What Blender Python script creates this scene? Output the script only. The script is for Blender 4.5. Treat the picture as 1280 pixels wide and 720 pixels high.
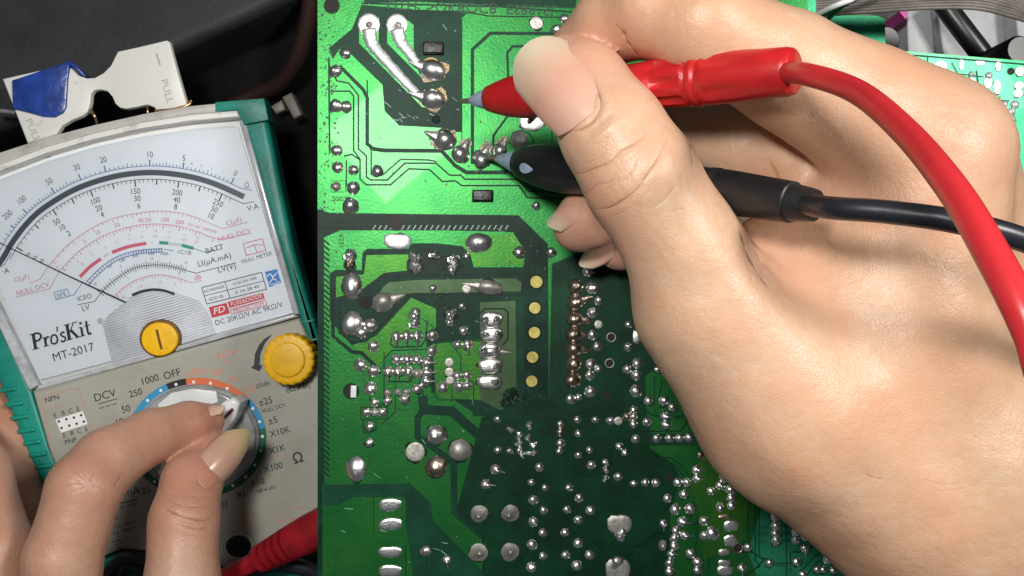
import bpy, bmesh, math, random
import numpy as np
from mathutils import Vector, Matrix

random.seed(7); rng = np.random.default_rng(7)
for o in list(bpy.data.objects): bpy.data.objects.remove(o)
S = bpy.context.scene
COL = S.collection
MM = 0.001

# ------------------------------------------------------------------ camera, world, lamps, exposure
CAM_H = 0.26                 # camera height above the board face (z = 0)
PX = 0.215e-3                # metres per photo pixel on the board face
def sc(z): return PX * (CAM_H - z) / CAM_H
def W(px, py, z=0.0):        # pixel of the photo -> point at height z
    s = sc(z); return Vector(((px - 640) * s, (360 - py) * s, z))
cam = bpy.data.cameras.new('camera'); co = bpy.data.objects.new('camera', cam); COL.objects.link(co)
co.location = (0, 0, CAM_H); co.rotation_euler = (0, 0, 0)
cam.sensor_width = 36; cam.lens = 36 * CAM_H / (1280 * PX); cam.clip_start = 0.01; cam.clip_end = 20
cam.dof.use_dof = False
S.camera = co
wd = bpy.data.worlds.new('World'); S.world = wd; wd.use_nodes = True
wd.node_tree.nodes['Background'].inputs[0].default_value = (0.80, 0.90, 1.0, 1)
wd.node_tree.nodes['Background'].inputs[1].default_value = 0.085
def lamp(name, loc, target, w, h, power, col):
    L = bpy.data.lights.new(name, 'AREA'); L.shape = 'RECTANGLE'; L.size = w; L.size_y = h; L.energy = power; L.color = col
    o = bpy.data.objects.new(name, L); COL.objects.link(o); o.location = loc
    o.rotation_euler = (Vector(target) - Vector(loc)).to_track_quat('-Z', 'Y').to_euler()
    return o
lamp('bench_lamp', (-0.085, 0.105, 0.42), (0.0, 0.0, 0), 0.065, 0.065, 1.42, (1.0, 0.98, 0.94))
lamp('work_light', (0.27, 0.13, 0.36), (0.09, 0.02, 0.03), 0.08, 0.08, 1.35, (1.0, 0.97, 0.92))
S.view_settings.view_transform = 'Standard'; S.view_settings.look = 'None'
S.view_settings.exposure = 0.08; S.view_settings.gamma = 1.0
S.render.engine = 'CYCLES'
S.cycles.use_denoising = True
S.cycles.max_bounces = 8
S.cycles.sample_clamp_indirect = 6

# ------------------------------------------------------------------ materials
MATS = {}
def mat(name, col, rough=0.5, metal=0.0, spec=0.5, noise=0.0, nscale=200.0, bump=0.0, bscale=600.0, col2=None,
        coat=0.0, sss=0.0, thr=(0.42, 0.62)):
    m = bpy.data.materials.new(name); m.use_nodes = True; nt = m.node_tree; b = nt.nodes['Principled BSDF']
    b.inputs['Base Color'].default_value = (*col, 1); b.inputs['Roughness'].default_value = rough
    b.inputs['Metallic'].default_value = metal; b.inputs['Specular IOR Level'].default_value = spec
    b.inputs['Coat Weight'].default_value = coat
    if sss:
        b.inputs['Subsurface Weight'].default_value = sss; b.inputs['Subsurface Radius'].default_value = (1, .35, .2)
        b.inputs['Subsurface Scale'].default_value = 0.003
    tc = nt.nodes.new('ShaderNodeTexCoord')
    if col2 is not None or noise:
        n = nt.nodes.new('ShaderNodeTexNoise'); n.inputs['Scale'].default_value = nscale; n.inputs['Detail'].default_value = 6
        n.inputs['Roughness'].default_value = 0.65
        nt.links.new(tc.outputs['Object'], n.inputs['Vector'])
        r = nt.nodes.new('ShaderNodeValToRGB'); r.color_ramp.elements[0].position = thr[0]; r.color_ramp.elements[1].position = thr[1]
        c2 = col2 if col2 is not None else tuple(c * (1 - noise) for c in col)
        r.color_ramp.elements[0].color = (*c2, 1); r.color_ramp.elements[1].color = (*col, 1)
        nt.links.new(n.outputs['Fac'], r.inputs['Fac']); nt.links.new(r.outputs['Color'], b.inputs['Base Color'])
    if bump:
        n2 = nt.nodes.new('ShaderNodeTexNoise'); n2.inputs['Scale'].default_value = bscale; n2.inputs['Detail'].default_value = 4
        nt.links.new(tc.outputs['Object'], n2.inputs['Vector'])
        bp = nt.nodes.new('ShaderNodeBump'); bp.inputs['Strength'].default_value = bump; bp.inputs['Distance'].default_value = 0.0004
        nt.links.new(n2.outputs['Fac'], bp.inputs['Height']); nt.links.new(bp.outputs['Normal'], b.inputs['Normal'])
    MATS[name] = m
    return m
mat('desk', (0.008, 0.008, 0.009), 0.9, spec=0.1, noise=0.5, nscale=60)
mat('dark_case', (0.024, 0.027, 0.029), 0.55, spec=0.3, noise=0.35, nscale=45, bump=0.25, bscale=900)
mat('mask_copper', (0.026, 0.175, 0.036), 0.36, 0.70, spec=0.4, coat=0.05, col2=(0.012, 0.135, 0.030), nscale=90, bump=0.10, bscale=1400, thr=(0.35, 0.65))
mat('mask_trace', (0.024, 0.19, 0.030), 0.36, 0.70, spec=0.4, coat=0.05, col2=(0.013, 0.14, 0.030), nscale=120, bump=0.10, bscale=1400)
mat('mask_bare', (0.005, 0.048, 0.024), 0.45, spec=0.15, col2=(0.004, 0.034, 0.018), nscale=110, bump=0.10, bscale=1300)
mat('mask_black', (0.004, 0.036, 0.020), 0.42, spec=0.15, noise=0.5, nscale=160, bump=0.10, bscale=1300)
mat('mask_teal_lit', (0.030, 0.30, 0.150), 0.40, 0.55, spec=0.4, coat=0.05, col2=(0.016, 0.22, 0.105), nscale=90, bump=0.1, bscale=1400)
mat('mask_olive', (0.045, 0.165, 0.018), 0.40, 0.72, spec=0.4, coat=0.04, col2=(0.026, 0.14, 0.022), nscale=110, bump=0.10, bscale=1400)
mat('mask_shaded', (0.004, 0.042, 0.018), 0.42, spec=0.15, col2=(0.003, 0.026, 0.011), nscale=100, bump=0.1, bscale=1300)  # bare mask made darker, with shade included in the colour
mat('mask_grey', (0.055, 0.105, 0.045), 0.42, 0.5, spec=0.3, coat=0.0, noise=0.3, nscale=110)
mat('flux_film', (0.006, 0.040, 0.014), 0.35, spec=.12, col2=(0.003, 0.008, 0.003), nscale=420)
mat('flux', (0.030, 0.014, 0.004), 0.22, spec=0.7, col2=(0.006, 0.004, 0.003), nscale=1.6, bump=0.5, bscale=2.6)
mat('flux_amber', (0.42, 0.23, 0.02), 0.25, spec=0.7, col2=(0.05, 0.025, 0.004), nscale=900, bump=0.5, bscale=1500, thr=(0.40, 0.55))
mat('solder', (0.88, 0.86, 0.83), 0.31, 1.0, noise=0.10, nscale=1.6, bump=0.18, bscale=2.6)
mat('solder_bright', (0.97, 0.97, 0.96), 0.28, 1.0, noise=0.08, nscale=1.6, bump=0.25, bscale=2.6)
mat('solder_dull', (0.50, 0.48, 0.44), 0.48, 0.75, noise=0.3, nscale=1.6, bump=0.25, bscale=2.6)
mat('solder_brown', (0.60, 0.50, 0.40), 0.30, 1.0, noise=0.45, nscale=1.6, bump=0.3, bscale=2.6)
mat('tinned', (0.72, 0.72, 0.72), 0.40, 0.6, noise=0.2, nscale=500, bump=0.3, bscale=900)
mat('tinned_pad', (0.72, 0.72, 0.72), 0.40, 0.6, noise=0.2, nscale=1.6, bump=0.3, bscale=2.6)
mat('hole', (0.004, 0.003, 0.003), 0.7)
mat('hole_brown', (0.018, 0.010, 0.008), 0.6)
mat('hole_yellow', (0.62, 0.52, 0.10), 0.45, noise=0.35, nscale=500)
mat('chip', (0.020, 0.018, 0.017), 0.40, noise=0.6, nscale=700, bump=0.4, bscale=900)
mat('ink_black', (0.015, 0.016, 0.018), 0.5)
mat('ink_grey', (0.055, 0.065, 0.085), 0.4)
mat('ink_blue', (0.03, 0.12, 0.36), 0.5)
mat('ink_red', (0.62, 0.10, 0.16), 0.5)
mat('ink_pink', (0.60, 0.15, 0.21), 0.5)
mat('ink_faint', (0.54, 0.24, 0.19), 0.6)
mat('ink_orange', (0.72, 0.20, 0.14), 0.5)
mat('ink_white', (0.80, 0.80, 0.80), 0.5)
mat('silk_grey', (0.30, 0.42, 0.36), .4)
mat('ink_silk', (0.004, 0.028, 0.012), 0.5)
mat('ring_blue', (0.030, 0.27, 0.50), 0.45); mat('ring_orange', (0.66, 0.15, 0.055), 0.45)
mat('ring_green', (0.006, 0.13, 0.055), 0.45); mat('ring_black', (0.012, 0.012, 0.012), 0.45)
mat('bar_green', (0.02, 0.30, 0.20), 0.5); mat('badge_red', (0.60, 0.035, 0.05), 0.5); mat('badge_blue', (0.03, 0.20, 0.55), 0.5)
mat('dial_white', (0.75, 0.79, 0.82), 0.5, noise=0.04, nscale=40)
mat('panel_beige', (0.37, 0.37, 0.315), 0.5, col2=(0.31, 0.30, 0.24), nscale=55, bump=0.15, bscale=1500, thr=(0.30, 0.60))
mat('rim_grey', (0.47, 0.45, 0.42), 0.42, col2=(0.30, 0.28, 0.25), nscale=70, bump=0.1, thr=(0.30, 0.5))
mat('rim_white', (0.72, 0.71, 0.68), 0.4, col2=(0.40, 0.37, 0.33), nscale=130, thr=(0.28, 0.42))
mat('holster', (0.004, 0.27, 0.205), 0.45, noise=0.35, nscale=70, bump=0.2, bscale=900)
mat('holster_dark', (0.003, 0.06, 0.05), 0.5)
mat('knob_white', (0.74, 0.75, 0.74), 0.30, noise=0.12, nscale=80)
mat('knob_skirt', (0.40, 0.42, 0.42), 0.16, spec=0.7, col2=(0.16, 0.17, 0.16), nscale=70, thr=(0.35, 0.65))
mat('yellow', (0.90, 0.51, 0.003), 0.38, col2=(0.74, 0.38, 0.004), nscale=160, bump=0.1, thr=(0.3, 0.55))
mat('slot_brown', (0.22, 0.10, 0.004), 0.6, noise=0.5, nscale=900)
mat('tag_white', (0.66, 0.65, 0.61), 0.42, col2=(0.42, 0.40, 0.36), nscale=150, bump=0.1, thr=(0.25, 0.38))
mat('tape_blue', (0.020, 0.060, 0.33), 0.30, spec=0.6, noise=0.5, nscale=90, bump=0.9, bscale=230)
mat('brass', (0.75, 0.45, 0.22), 0.3, 1.0)
mat('rubber_red', (0.52, 0.014, 0.016), 0.36, noise=0.18, nscale=90, bump=0.12, bscale=900)
mat('cable_red', (0.56, 0.028, 0.034), 0.32, noise=0.12, nscale=60, bump=0.05)
mat('rubber_black', (0.014, 0.015, 0.017), 0.40, noise=0.3, nscale=120, bump=0.15, bscale=900)
mat('cable_black', (0.014, 0.016, 0.021), 0.36, bump=0.06)
mat('tip_sleeve', (0.36, 0.46, 0.60), 0.22, spec=0.6, noise=0.25, nscale=300)
mat('tip_metal', (0.36, 0.31, 0.22), 0.40, 0.6, noise=0.3, nscale=900)
mat('plug_red', (0.34, 0.008, 0.016), 0.42, noise=0.35, nscale=160, bump=0.2)
mat('ribbon', (0.16, 0.14, 0.125), 0.45, noise=0.45, nscale=120, bump=0.3, bscale=500)
mat('grey_panel', (0.40, 0.41, 0.42), 0.45, col2=(0.26, 0.27, 0.28), nscale=60, thr=(0.3, 0.6))
mat('grey_panel_dark', (0.14, 0.145, 0.15), 0.5, noise=0.4, nscale=80)
mat('black_plastic', (0.012, 0.012, 0.013), 0.35, noise=0.3, nscale=200)
mat('magenta', (0.45, 0.03, 0.25), 0.5)
mat('connector', (0.20, 0.18, 0.145), 0.5, noise=0.3, nscale=200)
mat('cable_brown', (0.022, 0.010, 0.008), 0.6, spec=.2)
mat('strap_metal', (0.34, 0.34, 0.35), 0.4, 0.7)

def clear_mat(name, tint, gloss=0.10, rough=0.06):
    m = bpy.data.materials.new(name); m.use_nodes = True; nt = m.node_tree; nt.nodes.remove(nt.nodes['Principled BSDF'])
    out = nt.nodes['Material Output']; t = nt.nodes.new('ShaderNodeBsdfTransparent'); t.inputs[0].default_value = (*tint, 1)
    g = nt.nodes.new('ShaderNodeBsdfGlossy'); g.inputs['Roughness'].default_value = rough; g.inputs[0].default_value = (1, 1, 1, 1)
    lw = nt.nodes.new('ShaderNodeFresnel'); lw.inputs[0].default_value = 1.45
    ma = nt.nodes.new('ShaderNodeMath'); ma.operation = 'MULTIPLY_ADD'; ma.inputs[1].default_value = 1.0; ma.inputs[2].default_value = gloss
    mx = nt.nodes.new('ShaderNodeMixShader')
    nt.links.new(lw.outputs[0], ma.inputs[0]); nt.links.new(ma.outputs[0], mx.inputs[0])
    nt.links.new(t.outputs[0], mx.inputs[1]); nt.links.new(g.outputs[0], mx.inputs[2]); nt.links.new(mx.outputs[0], out.inputs[0])
    MATS[name] = m
clear_mat('clear_plastic', (0.985, 0.99, 1.0), 0.0, 0.08)
clear_mat('clear_rib', (0.80, 0.82, 0.85), 0.10, 0.22)

def skin_mat(name, base, blush, dark):
    m = bpy.data.materials.new(name); m.use_nodes = True; nt = m.node_tree; b = nt.nodes['Principled BSDF']
    b.inputs['Roughness'].default_value = 0.40; b.inputs['Specular IOR Level'].default_value = 0.45
    b.inputs['Subsurface Weight'].default_value = 0.14; b.inputs['Subsurface Radius'].default_value = (1, .38, .22)
    b.inputs['Subsurface Scale'].default_value = 0.0035
    tc = nt.nodes.new('ShaderNodeTexCoord'); L = nt.links.new
    def noise(scale, det=5, rough=0.6):
        n = nt.nodes.new('ShaderNodeTexNoise'); n.inputs['Scale'].default_value = scale; n.inputs['Detail'].default_value = det
        n.inputs['Roughness'].default_value = rough; L(tc.outputs['Object'], n.inputs['Vector']); return n
    def mix(fac, a, bb, blend='MIX'):
        x = nt.nodes.new('ShaderNodeMix'); x.data_type = 'RGBA'; x.blend_type = blend
        for sock, v in ((x.inputs[0], fac), (x.inputs[6], a), (x.inputs[7], bb)):
            if hasattr(v, 'is_linked'): L(v, sock)
            elif isinstance(v, tuple): sock.default_value = (*v, 1)
            else: sock.default_value = v
        return x.outputs[2]
    at = nt.nodes.new('ShaderNodeAttribute'); at.attribute_name = 'blush'
    cr = nt.nodes.new('ShaderNodeAttribute'); cr.attribute_name = 'crease'
    n1 = noise(45); r1 = nt.nodes.new('ShaderNodeMapRange'); r1.inputs[1].default_value = 0.40; r1.inputs[2].default_value = 0.70
    L(n1.outputs['Fac'], r1.inputs[0])
    c = mix(r1.outputs[0], base, tuple(x * y for x, y in zip(base, (1.02, 0.80, 0.72))))
    n2 = noise(430); r2 = nt.nodes.new('ShaderNodeMapRange'); r2.inputs[1].default_value = 0.35; r2.inputs[2].default_value = 0.75; r2.inputs[4].default_value = 0.85
    L(n2.outputs['Fac'], r2.inputs[0])
    c = mix(r2.outputs[0], c, tuple(x * y for x, y in zip(base, (0.93, 0.82, 0.72))))
    c = mix(at.outputs['Fac'], c, blush)
    c = mix(cr.outputs['Fac'], c, dark)  # shade of the creases mixed into the skin colour
    L(c, b.inputs['Base Color'])
    v = nt.nodes.new('ShaderNodeTexVoronoi'); v.inputs['Scale'].default_value = 1300; v.feature = 'DISTANCE_TO_EDGE'
    nd = noise(350, 3); va = nt.nodes.new('ShaderNodeVectorMath'); va.operation = 'MULTIPLY_ADD'
    va.inputs[1].default_value = (0.0016,) * 3; L(nd.outputs['Color'], va.inputs[0]); L(tc.outputs['Object'], va.inputs[2]); L(va.outputs[0], v.inputs['Vector'])
    mr = nt.nodes.new('ShaderNodeMapRange'); mr.inputs[2].default_value = 0.18; L(v.outputs['Distance'], mr.inputs[0])
    b1 = nt.nodes.new('ShaderNodeBump'); b1.inputs['Strength'].default_value = 0.20; b1.inputs['Distance'].default_value = 0.00012
    L(mr.outputs[0], b1.inputs['Height'])
    n3 = noise(170, 6, 0.6); b2 = nt.nodes.new('ShaderNodeBump'); b2.inputs['Strength'].default_value = 0.42; b2.inputs['Distance'].default_value = 0.0008
    L(n3.outputs['Fac'], b2.inputs['Height']); L(b1.outputs[0], b2.inputs['Normal']); L(b2.outputs[0], b.inputs['Normal'])
    MATS[name] = m
skin_mat('skin', (0.60, 0.405, 0.275), (0.56, 0.26, 0.185), (0.22, 0.09, 0.045))
skin_mat('skin_pink', (0.47, 0.285, 0.205), (0.44, 0.18, 0.13), (0.20, 0.085, 0.045))
def nail_mat(name, c0, c1, c2, c3):
    m = bpy.data.materials.new(name); m.use_nodes = True; nt = m.node_tree; b = nt.nodes['Principled BSDF']
    at = nt.nodes.new('ShaderNodeAttribute'); at.attribute_name = 'along'
    tc = nt.nodes.new('ShaderNodeTexCoord'); n = nt.nodes.new('ShaderNodeTexNoise'); n.inputs['Scale'].default_value = 180; nt.links.new(tc.outputs['Object'], n.inputs['Vector'])
    ma = nt.nodes.new('ShaderNodeMath'); ma.operation = 'MULTIPLY_ADD'; ma.inputs[1].default_value = .22; nt.links.new(n.outputs['Fac'], ma.inputs[0])
    sb = nt.nodes.new('ShaderNodeMath'); sb.operation = 'SUBTRACT'; sb.inputs[1].default_value = .11; nt.links.new(at.outputs['Fac'], sb.inputs[0]); nt.links.new(sb.outputs[0], ma.inputs[2])
    r = nt.nodes.new('ShaderNodeValToRGB'); e = r.color_ramp.elements
    e[0].position = 0.05; e[0].color = (*c0, 1); e[1].position = 1.0; e[1].color = (*c3, 1)
    for p, c in ((0.45, c1), (0.70, c2)): x = e.new(p); x.color = (*c, 1)
    nt.links.new(ma.outputs[0], r.inputs[0]); nt.links.new(r.outputs[0], b.inputs['Base Color'])
    b.inputs['Roughness'].default_value = 0.24; b.inputs['Subsurface Weight'].default_value = 0.08
    b.inputs['Subsurface Scale'].default_value = 0.002
    MATS[name] = m
nail_mat('nail', (0.60, 0.36, 0.275), (0.58, 0.315, 0.23), (0.60, 0.42, 0.30), (0.64, 0.54, 0.40))
nail_mat('nail_long', (0.50, 0.32, 0.24), (0.47, 0.27, 0.20), (0.46, 0.33, 0.20), (0.36, 0.30, 0.15))

# ------------------------------------------------------------------ object helpers
def tag(o, label, cat, group=None, kind=None):
    if label: o['label'] = label
    if cat: o['category'] = cat
    if group: o['group'] = group
    if kind: o['kind'] = kind
    return o
def empty(name, loc, label, cat, group=None):
    o = bpy.data.objects.new(name, None); COL.objects.link(o); o.location = loc; o.empty_display_size = 0.01
    return tag(o, label, cat, group)
def link(name, me, m, parent=None):
    if m and not me.materials: me.materials.append(MATS[m])
    o = bpy.data.objects.new(name, me); COL.objects.link(o)
    if parent is not None:
        o.parent = parent
        p = parent; off = Vector((0, 0, 0))
        while p is not None: off += p.location; p = p.parent
        o.location = -off
    return o
def mesh(name, verts, faces, m, parent=None, smooth=False):
    me = bpy.data.meshes.new(name); me.from_pydata([tuple(v) for v in verts], [], faces); me.update()
    if smooth: me.shade_smooth()
    return link(name, me, m, parent)
def prism(name, pts, z0, z1, m, parent=None, bevel=0.0, segs=2, smooth=True):
    """pts: world xy outline; vertical walls z0..z1, rounded top edge"""
    bm = bmesh.new(); vs = [bm.verts.new((p[0], p[1], z1)) for p in pts]
    f = bm.faces.new(vs); bm.normal_update()
    if f.normal.z < 0: f.normal_flip()
    r = bmesh.ops.extrude_face_region(bm, geom=[f]); low = [e for e in r['geom'] if isinstance(e, bmesh.types.BMVert)]
    for v in low: v.co.z = z0
    bmesh.ops.recalc_face_normals(bm, faces=bm.faces)
    if bevel:
        es = [e for e in bm.edges if all(abs(v.co.z - z1) < 1e-7 for v in e.verts)]
        bmesh.ops.bevel(bm, geom=es, offset=bevel, segments=segs, affect='EDGES', profile=0.6)
    me = bpy.data.meshes.new(name); bm.to_mesh(me); bm.free()
    if smooth and bevel:
        me.shade_smooth(); me.set_sharp_from_angle(angle=math.radians(50))
    return link(name, me, m, parent)
def pts(px, z): return [W(x, y, z) for x, y in px]
def catmull(P, n=6):
    P = [Vector(p) for p in P]; P = [P[0] * 2 - P[1]] + P + [P[-1] * 2 - P[-2]]; out = []
    for i in range(1, len(P) - 2):
        for k in range(n):
            t = k / n; a, b, c, d = P[i - 1:i + 3]
            out.append(0.5 * ((2 * b) + (c - a) * t + (2 * a - 5 * b + 4 * c - d) * t * t + (3 * b - a - 3 * c + d) * t ** 3))
    out.append(P[-2]); return out
def tube_data(P, R, seg=16, cap=True, flute=None):
    P = [Vector(p) for p in P]; n = len(P); V = []; F = []
    if not hasattr(R, '__len__'): R = [R] * n
    t0 = (P[1] - P[0]).normalized(); u = t0.orthogonal().normalized()
    for i in range(n):
        t = (P[min(i + 1, n - 1)] - P[max(i - 1, 0)]).normalized()
        u = (u - t * u.dot(t)).normalized(); w = t.cross(u)
        for k in range(seg):
            a = 2 * math.pi * k / seg; r = R[i]
            if flute: r *= flute(i, k)
            V.append(P[i] + (u * math.cos(a) + w * math.sin(a)) * r)
    for i in range(n - 1):
        for k in range(seg):
            k2 = (k + 1) % seg; F.append((i * seg + k, i * seg + k2, (i + 1) * seg + k2, (i + 1) * seg + k))
    if cap:
        F.append(tuple(range(seg))[::-1]); F.append(tuple((n - 1) * seg + k for k in range(seg)))
    return V, F
def tube(name, P, R, m, parent=None, seg=16, flute=None):
    V, F = tube_data(P, R, seg, True, flute); o = mesh(name, V, F, m, parent, True)
    o.data.set_sharp_from_angle(angle=math.radians(55)); return o
class Join:
    def __init__(s): s.V = []; s.F = []
    def add(s, V, F):
        b = len(s.V); s.V += [tuple(v) for v in V]; s.F += [tuple(i + b for i in f) for f in F]
    def build(s, name, m, parent=None, smooth=False): return mesh(name, s.V, s.F, m, parent, smooth)
def ribbon(P, w):
    """flat mitred strip along world points at constant z"""
    n = len(P); V = []; F = []
    for i in range(n):
        a = P[i] - P[i - 1] if i else P[1] - P[0]; b = P[i + 1] - P[i] if i < n - 1 else a
        a = Vector((a.x, a.y, 0)).normalized(); b = Vector((b.x, b.y, 0)).normalized()
        t = (a + b); t = t.normalized() if t.length > 1e-6 else a
        nn = Vector((-t.y, t.x, 0)); k = 1 / max(0.45, nn.dot(Vector((-a.y, a.x, 0))))
        V += [P[i] + nn * w / 2 * k, P[i] - nn * w / 2 * k]
    for i in range(n - 1): F.append((2 * i, 2 * i + 1, 2 * i + 3, 2 * i + 2))
    return V, F
# lettering queue: (string, px, py, height px, angle deg, join key, z, bold, mirror)
TEXTQ = []
def text(s, px, py, h, key, ang=15.7, z=-0.045, bold=0.0, align='CENTER', sx=1.0, mir=False, shear=0.0):
    TEXTQ.append((s, px, py, h, key, ang, z, bold, align, sx, mir, shear))
def flush_text(joins):
    tmp = []
    for q in TEXTQ:
        cu = bpy.data.curves.new('t', 'FONT'); cu.body = q[0]; cu.align_x = q[8]; cu.align_y = 'CENTER'; cu.size = 1.0; cu.resolution_u = 3
        cu.offset = q[7]; cu.shear = q[11]; cu.fill_mode = 'FRONT'
        o = bpy.data.objects.new('t', cu); COL.objects.link(o); tmp.append(o)
    bpy.context.view_layer.update(); dg = bpy.context.evaluated_depsgraph_get()
    for q, o in zip(TEXTQ, tmp):
        me = o.evaluated_get(dg).to_mesh(); s = sc(q[6]); size = q[3] / 0.72 * s; c = W(q[1], q[2], q[6])
        a = math.radians(q[5]); ca, sa = math.cos(a), math.sin(a); V = []
        for v in me.vertices:
            x = v.co.x * size * q[9]; y = v.co.y * size * (-1 if q[10] else 1)
            V.append((c.x + x * ca - y * sa, c.y + x * sa + y * ca, c.z))
        F = [tuple(p.vertices)[::-1] if q[10] else tuple(p.vertices) for p in me.polygons]
        joins[q[4]].add(V, F); o.to_mesh_clear()
    for o in tmp:
        cu = o.data; bpy.data.objects.remove(o); bpy.data.curves.remove(cu)
    TEXTQ.clear()

# ------------------------------------------------------------------ bench top and things lying round the edge
ZD = -0.087
d = mesh('bench_top', [(-1, -1, ZD), (1, -1, ZD), (1, 1, ZD), (-1, 1, ZD)], [(0, 1, 2, 3)], 'desk'); d['kind'] = 'structure'
o = prism('equipment_case', pts([(-140, -120), (520, -70), (357, 1), (300, 28), (214, 66), (150, 100), (60, 140), (-140, 215)], -0.058), ZD, -0.058, 'dark_case', None, 0.004, 3)
tag(o, 'dark grey plastic equipment case lying behind the white pull tag', 'case')

# ------------------------------------------------------------------ analog multimeter
ZP = -0.045
meter = empty('multimeter', W(210, 430, ZD), 'analog multimeter with white dial, beige panel and green rubber holster', 'multimeter')
hol = prism('holster', pts([(-80, 250), (-40, 218), (0, 201), (60, 180), (130, 162), (200, 147), (268, 136), (300, 140), (306, 150), (318, 210), (340, 310), (366, 410), (412, 560), (440, 680), (420, 720),
                            (330, 742), (200, 752), (132, 752), (112, 735), (96, 690), (44, 580), (0, 470)], ZP), ZD, ZP - 0.0085, 'holster', meter, 0)
prism('holster_rail', pts([(300, 146), (322, 127), (330, 131), (346, 210), (366, 310), (394, 410), (440, 560), (470, 680), (455, 690), (436, 640), (405, 480), (373, 397), (340, 285)], ZP), ZP - .0088, ZP - .0006, 'holster', meter, .0018, 3)
prism('holster_rail', pts([(-80, 250), (-66, 252), (-10, 376), (39, 490), (60, 556), (108, 682), (122, 702), (150, 690), (192, 693), (240, 708), (300, 716), (440, 700), (440, 722), (330, 744), (200, 754), (132, 754), (112, 737), (92, 690), (40, 580), (-4, 470)], ZP - .001), ZP - .0088, ZP - .0010, 'holster', meter, .0012, 3)
cap = prism('corner_cap', pts([(268, 127), (330, 122), (336, 150), (304, 156), (296, 138), (268, 140)], ZP + 0.001), ZP - 0.006, ZP + 0.001, 'holster', meter, 0.001, 2)
for (x, y) in [(10, 487), (18.5, 505), (26, 521.5), (33.5, 538), (41, 553), (48, 568), (55, 583)]:
    a = math.radians(8); c = W(x, y, ZP - 0.001); dx = Vector((math.cos(a), math.sin(a), 0)) * 0.0021
    tube('grip_rib', catmull([c - dx * 1.35, c - dx * .6, c + dx * .6, c + dx * 1.35], 4), [.0004] + [.0008] * 11 + [.0004], 'holster', meter, 10)
for (x, y) in [(383, 402), (390, 425), (396, 446)]:
    c = W(x, y, ZP - 0.0012); dx = Vector((.0026, .0005, 0))
    tube('grip_rib', [c - dx, c - dx * .5, c + dx * .5, c + dx], [.0003, .0007, .0007, .0003], 'holster', meter, 10)
# body: top rim, dial tray
rim_out = [(-78, 228), (-40, 208), (0, 191), (60, 171.5), (120, 156), (180, 142.5), (240, 132.5), (296, 127)]
rim_in = [(297, 138.5), (240, 144), (180, 153.5), (120, 167), (60, 184), (0, 207), (-40, 224), (-76, 242)]
prism('top_rim', pts(rim_out + rim_in, ZP), ZD + 0.004, ZP + 0.0006, 'rim_grey', meter, 0.0006, 2)
rim_in2 = [(301, 147), (240, 152), (180, 161), (120, 174.5), (60, 192), (0, 215), (-40, 232), (-74, 250)]
prism('rim_lip', pts(rim_in[::-1] + rim_in2, ZP), ZP - 0.008, ZP + 0.0011, 'rim_white', meter, 0.0005, 2)
tray = prism('dial_tray', pts([(-72, 252), (-40, 232), (0, 214), (60, 191), (120, 173), (180, 159.5), (240, 150.5), (302, 146), (375, 394), (37, 490)], ZP), ZP - 0.012, ZP - 0.0032, 'rim_white', meter, 0)
ZL = ZP - 0.0024
dial = prism('dial_plate', pts([(50, 475), (270, 417), (367, 391), (297, 158), (240, 161), (180, 168.5), (120, 180.5), (60, 198), (0, 222), (-50, 247)], ZL), ZP - 0.0030, ZL, 'dial_white', meter, 0)
panel = prism('front_panel', pts([(40, 489), (374, 397), (405, 470), (444, 610), (440, 655), (300, 712), (240, 704), (192, 690), (150, 687), (122, 700), (112, 690), (60, 560)], ZP), ZP - 0.008, ZP, 'panel_beige', meter, 0.0012, 3)

J = {}
class JD(dict):
    def __missing__(s, k): s[k] = Join(); return s[k]
J = JD()
ZT = ZL + 0.00004
ZQ = ZP + 0.00004
def dense(px, n=14): return [Vector((p.x, p.y)) for p in catmull([(x, y, 0) for x, y in px], n)]
def offset(poly, dist):      # dist > 0 : towards the upper side of the picture
    out = []
    for i, p in enumerate(poly):
        t = (poly[min(i + 1, len(poly) - 1)] - poly[max(i - 1, 0)]).normalized(); out.append(p + Vector((t.y, -t.x)) * dist)
    return out
_zi = [0]
def line(key, px, w, z=ZT):
    _zi[0] += 1; zz = z + (_zi[0] % 50) * 4e-7
    V, F = ribbon([W(p[0], p[1], zz) for p in px], w * sc(zz)); J[key].add(V, F)
def fillp(key, px, z=ZT):
    _zi[0] += 1; zz = z + (_zi[0] % 50) * 4e-7
    V = [W(p[0], p[1], zz) for p in px]
    ar = sum(V[i - 1].x * V[i].y - V[i].x * V[i - 1].y for i in range(len(V)))
    J[key].add(V, [tuple(range(len(V))) if ar > 0 else tuple(range(len(V)))[::-1]])
def at_x(poly, x):
    for i in range(len(poly) - 1):
        if (poly[i].x - x) * (poly[i + 1].x - x) <= 0 and poly[i].x != poly[i + 1].x:
            f = (x - poly[i].x) / (poly[i + 1].x - poly[i].x); p = poly[i].lerp(poly[i + 1], f)
            t = (poly[i + 1] - poly[i]).normalized(); return p, Vector((t.y, -t.x))
    return None
def tick(key, poly, x, l0, l1, w):
    r = at_x(poly, x)
    if r: p, n = r; line(key, [p + n * l0, p + n * l1], w)
mir = dense([(-2, 331), (6, 319), (16, 302), (33, 280), (54, 260.5), (90, 238.6), (126, 225), (162.5, 217.3), (200, 216), (238, 221), (270, 230.5), (305, 246)])
line('mirror', mir, 7.0)
blu = offset(mir, 8.2); blk = offset(mir, -8.2)
line('blue', [p for p in blu if p.x < 303] + [Vector((315, 238))], 0.8)
line('black', [p for p in blk if p.x > 12] + [Vector((305, 254.5)), Vector((318, 252))], 0.8)
bmaj = [-8, 4, 18, 34, 68, 101, 132, 187, 228.6, 289]
for i, x in enumerate(bmaj):
    tick('blue', blu, x, 0, 8 if i > 2 else 6, 1.5)
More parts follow.
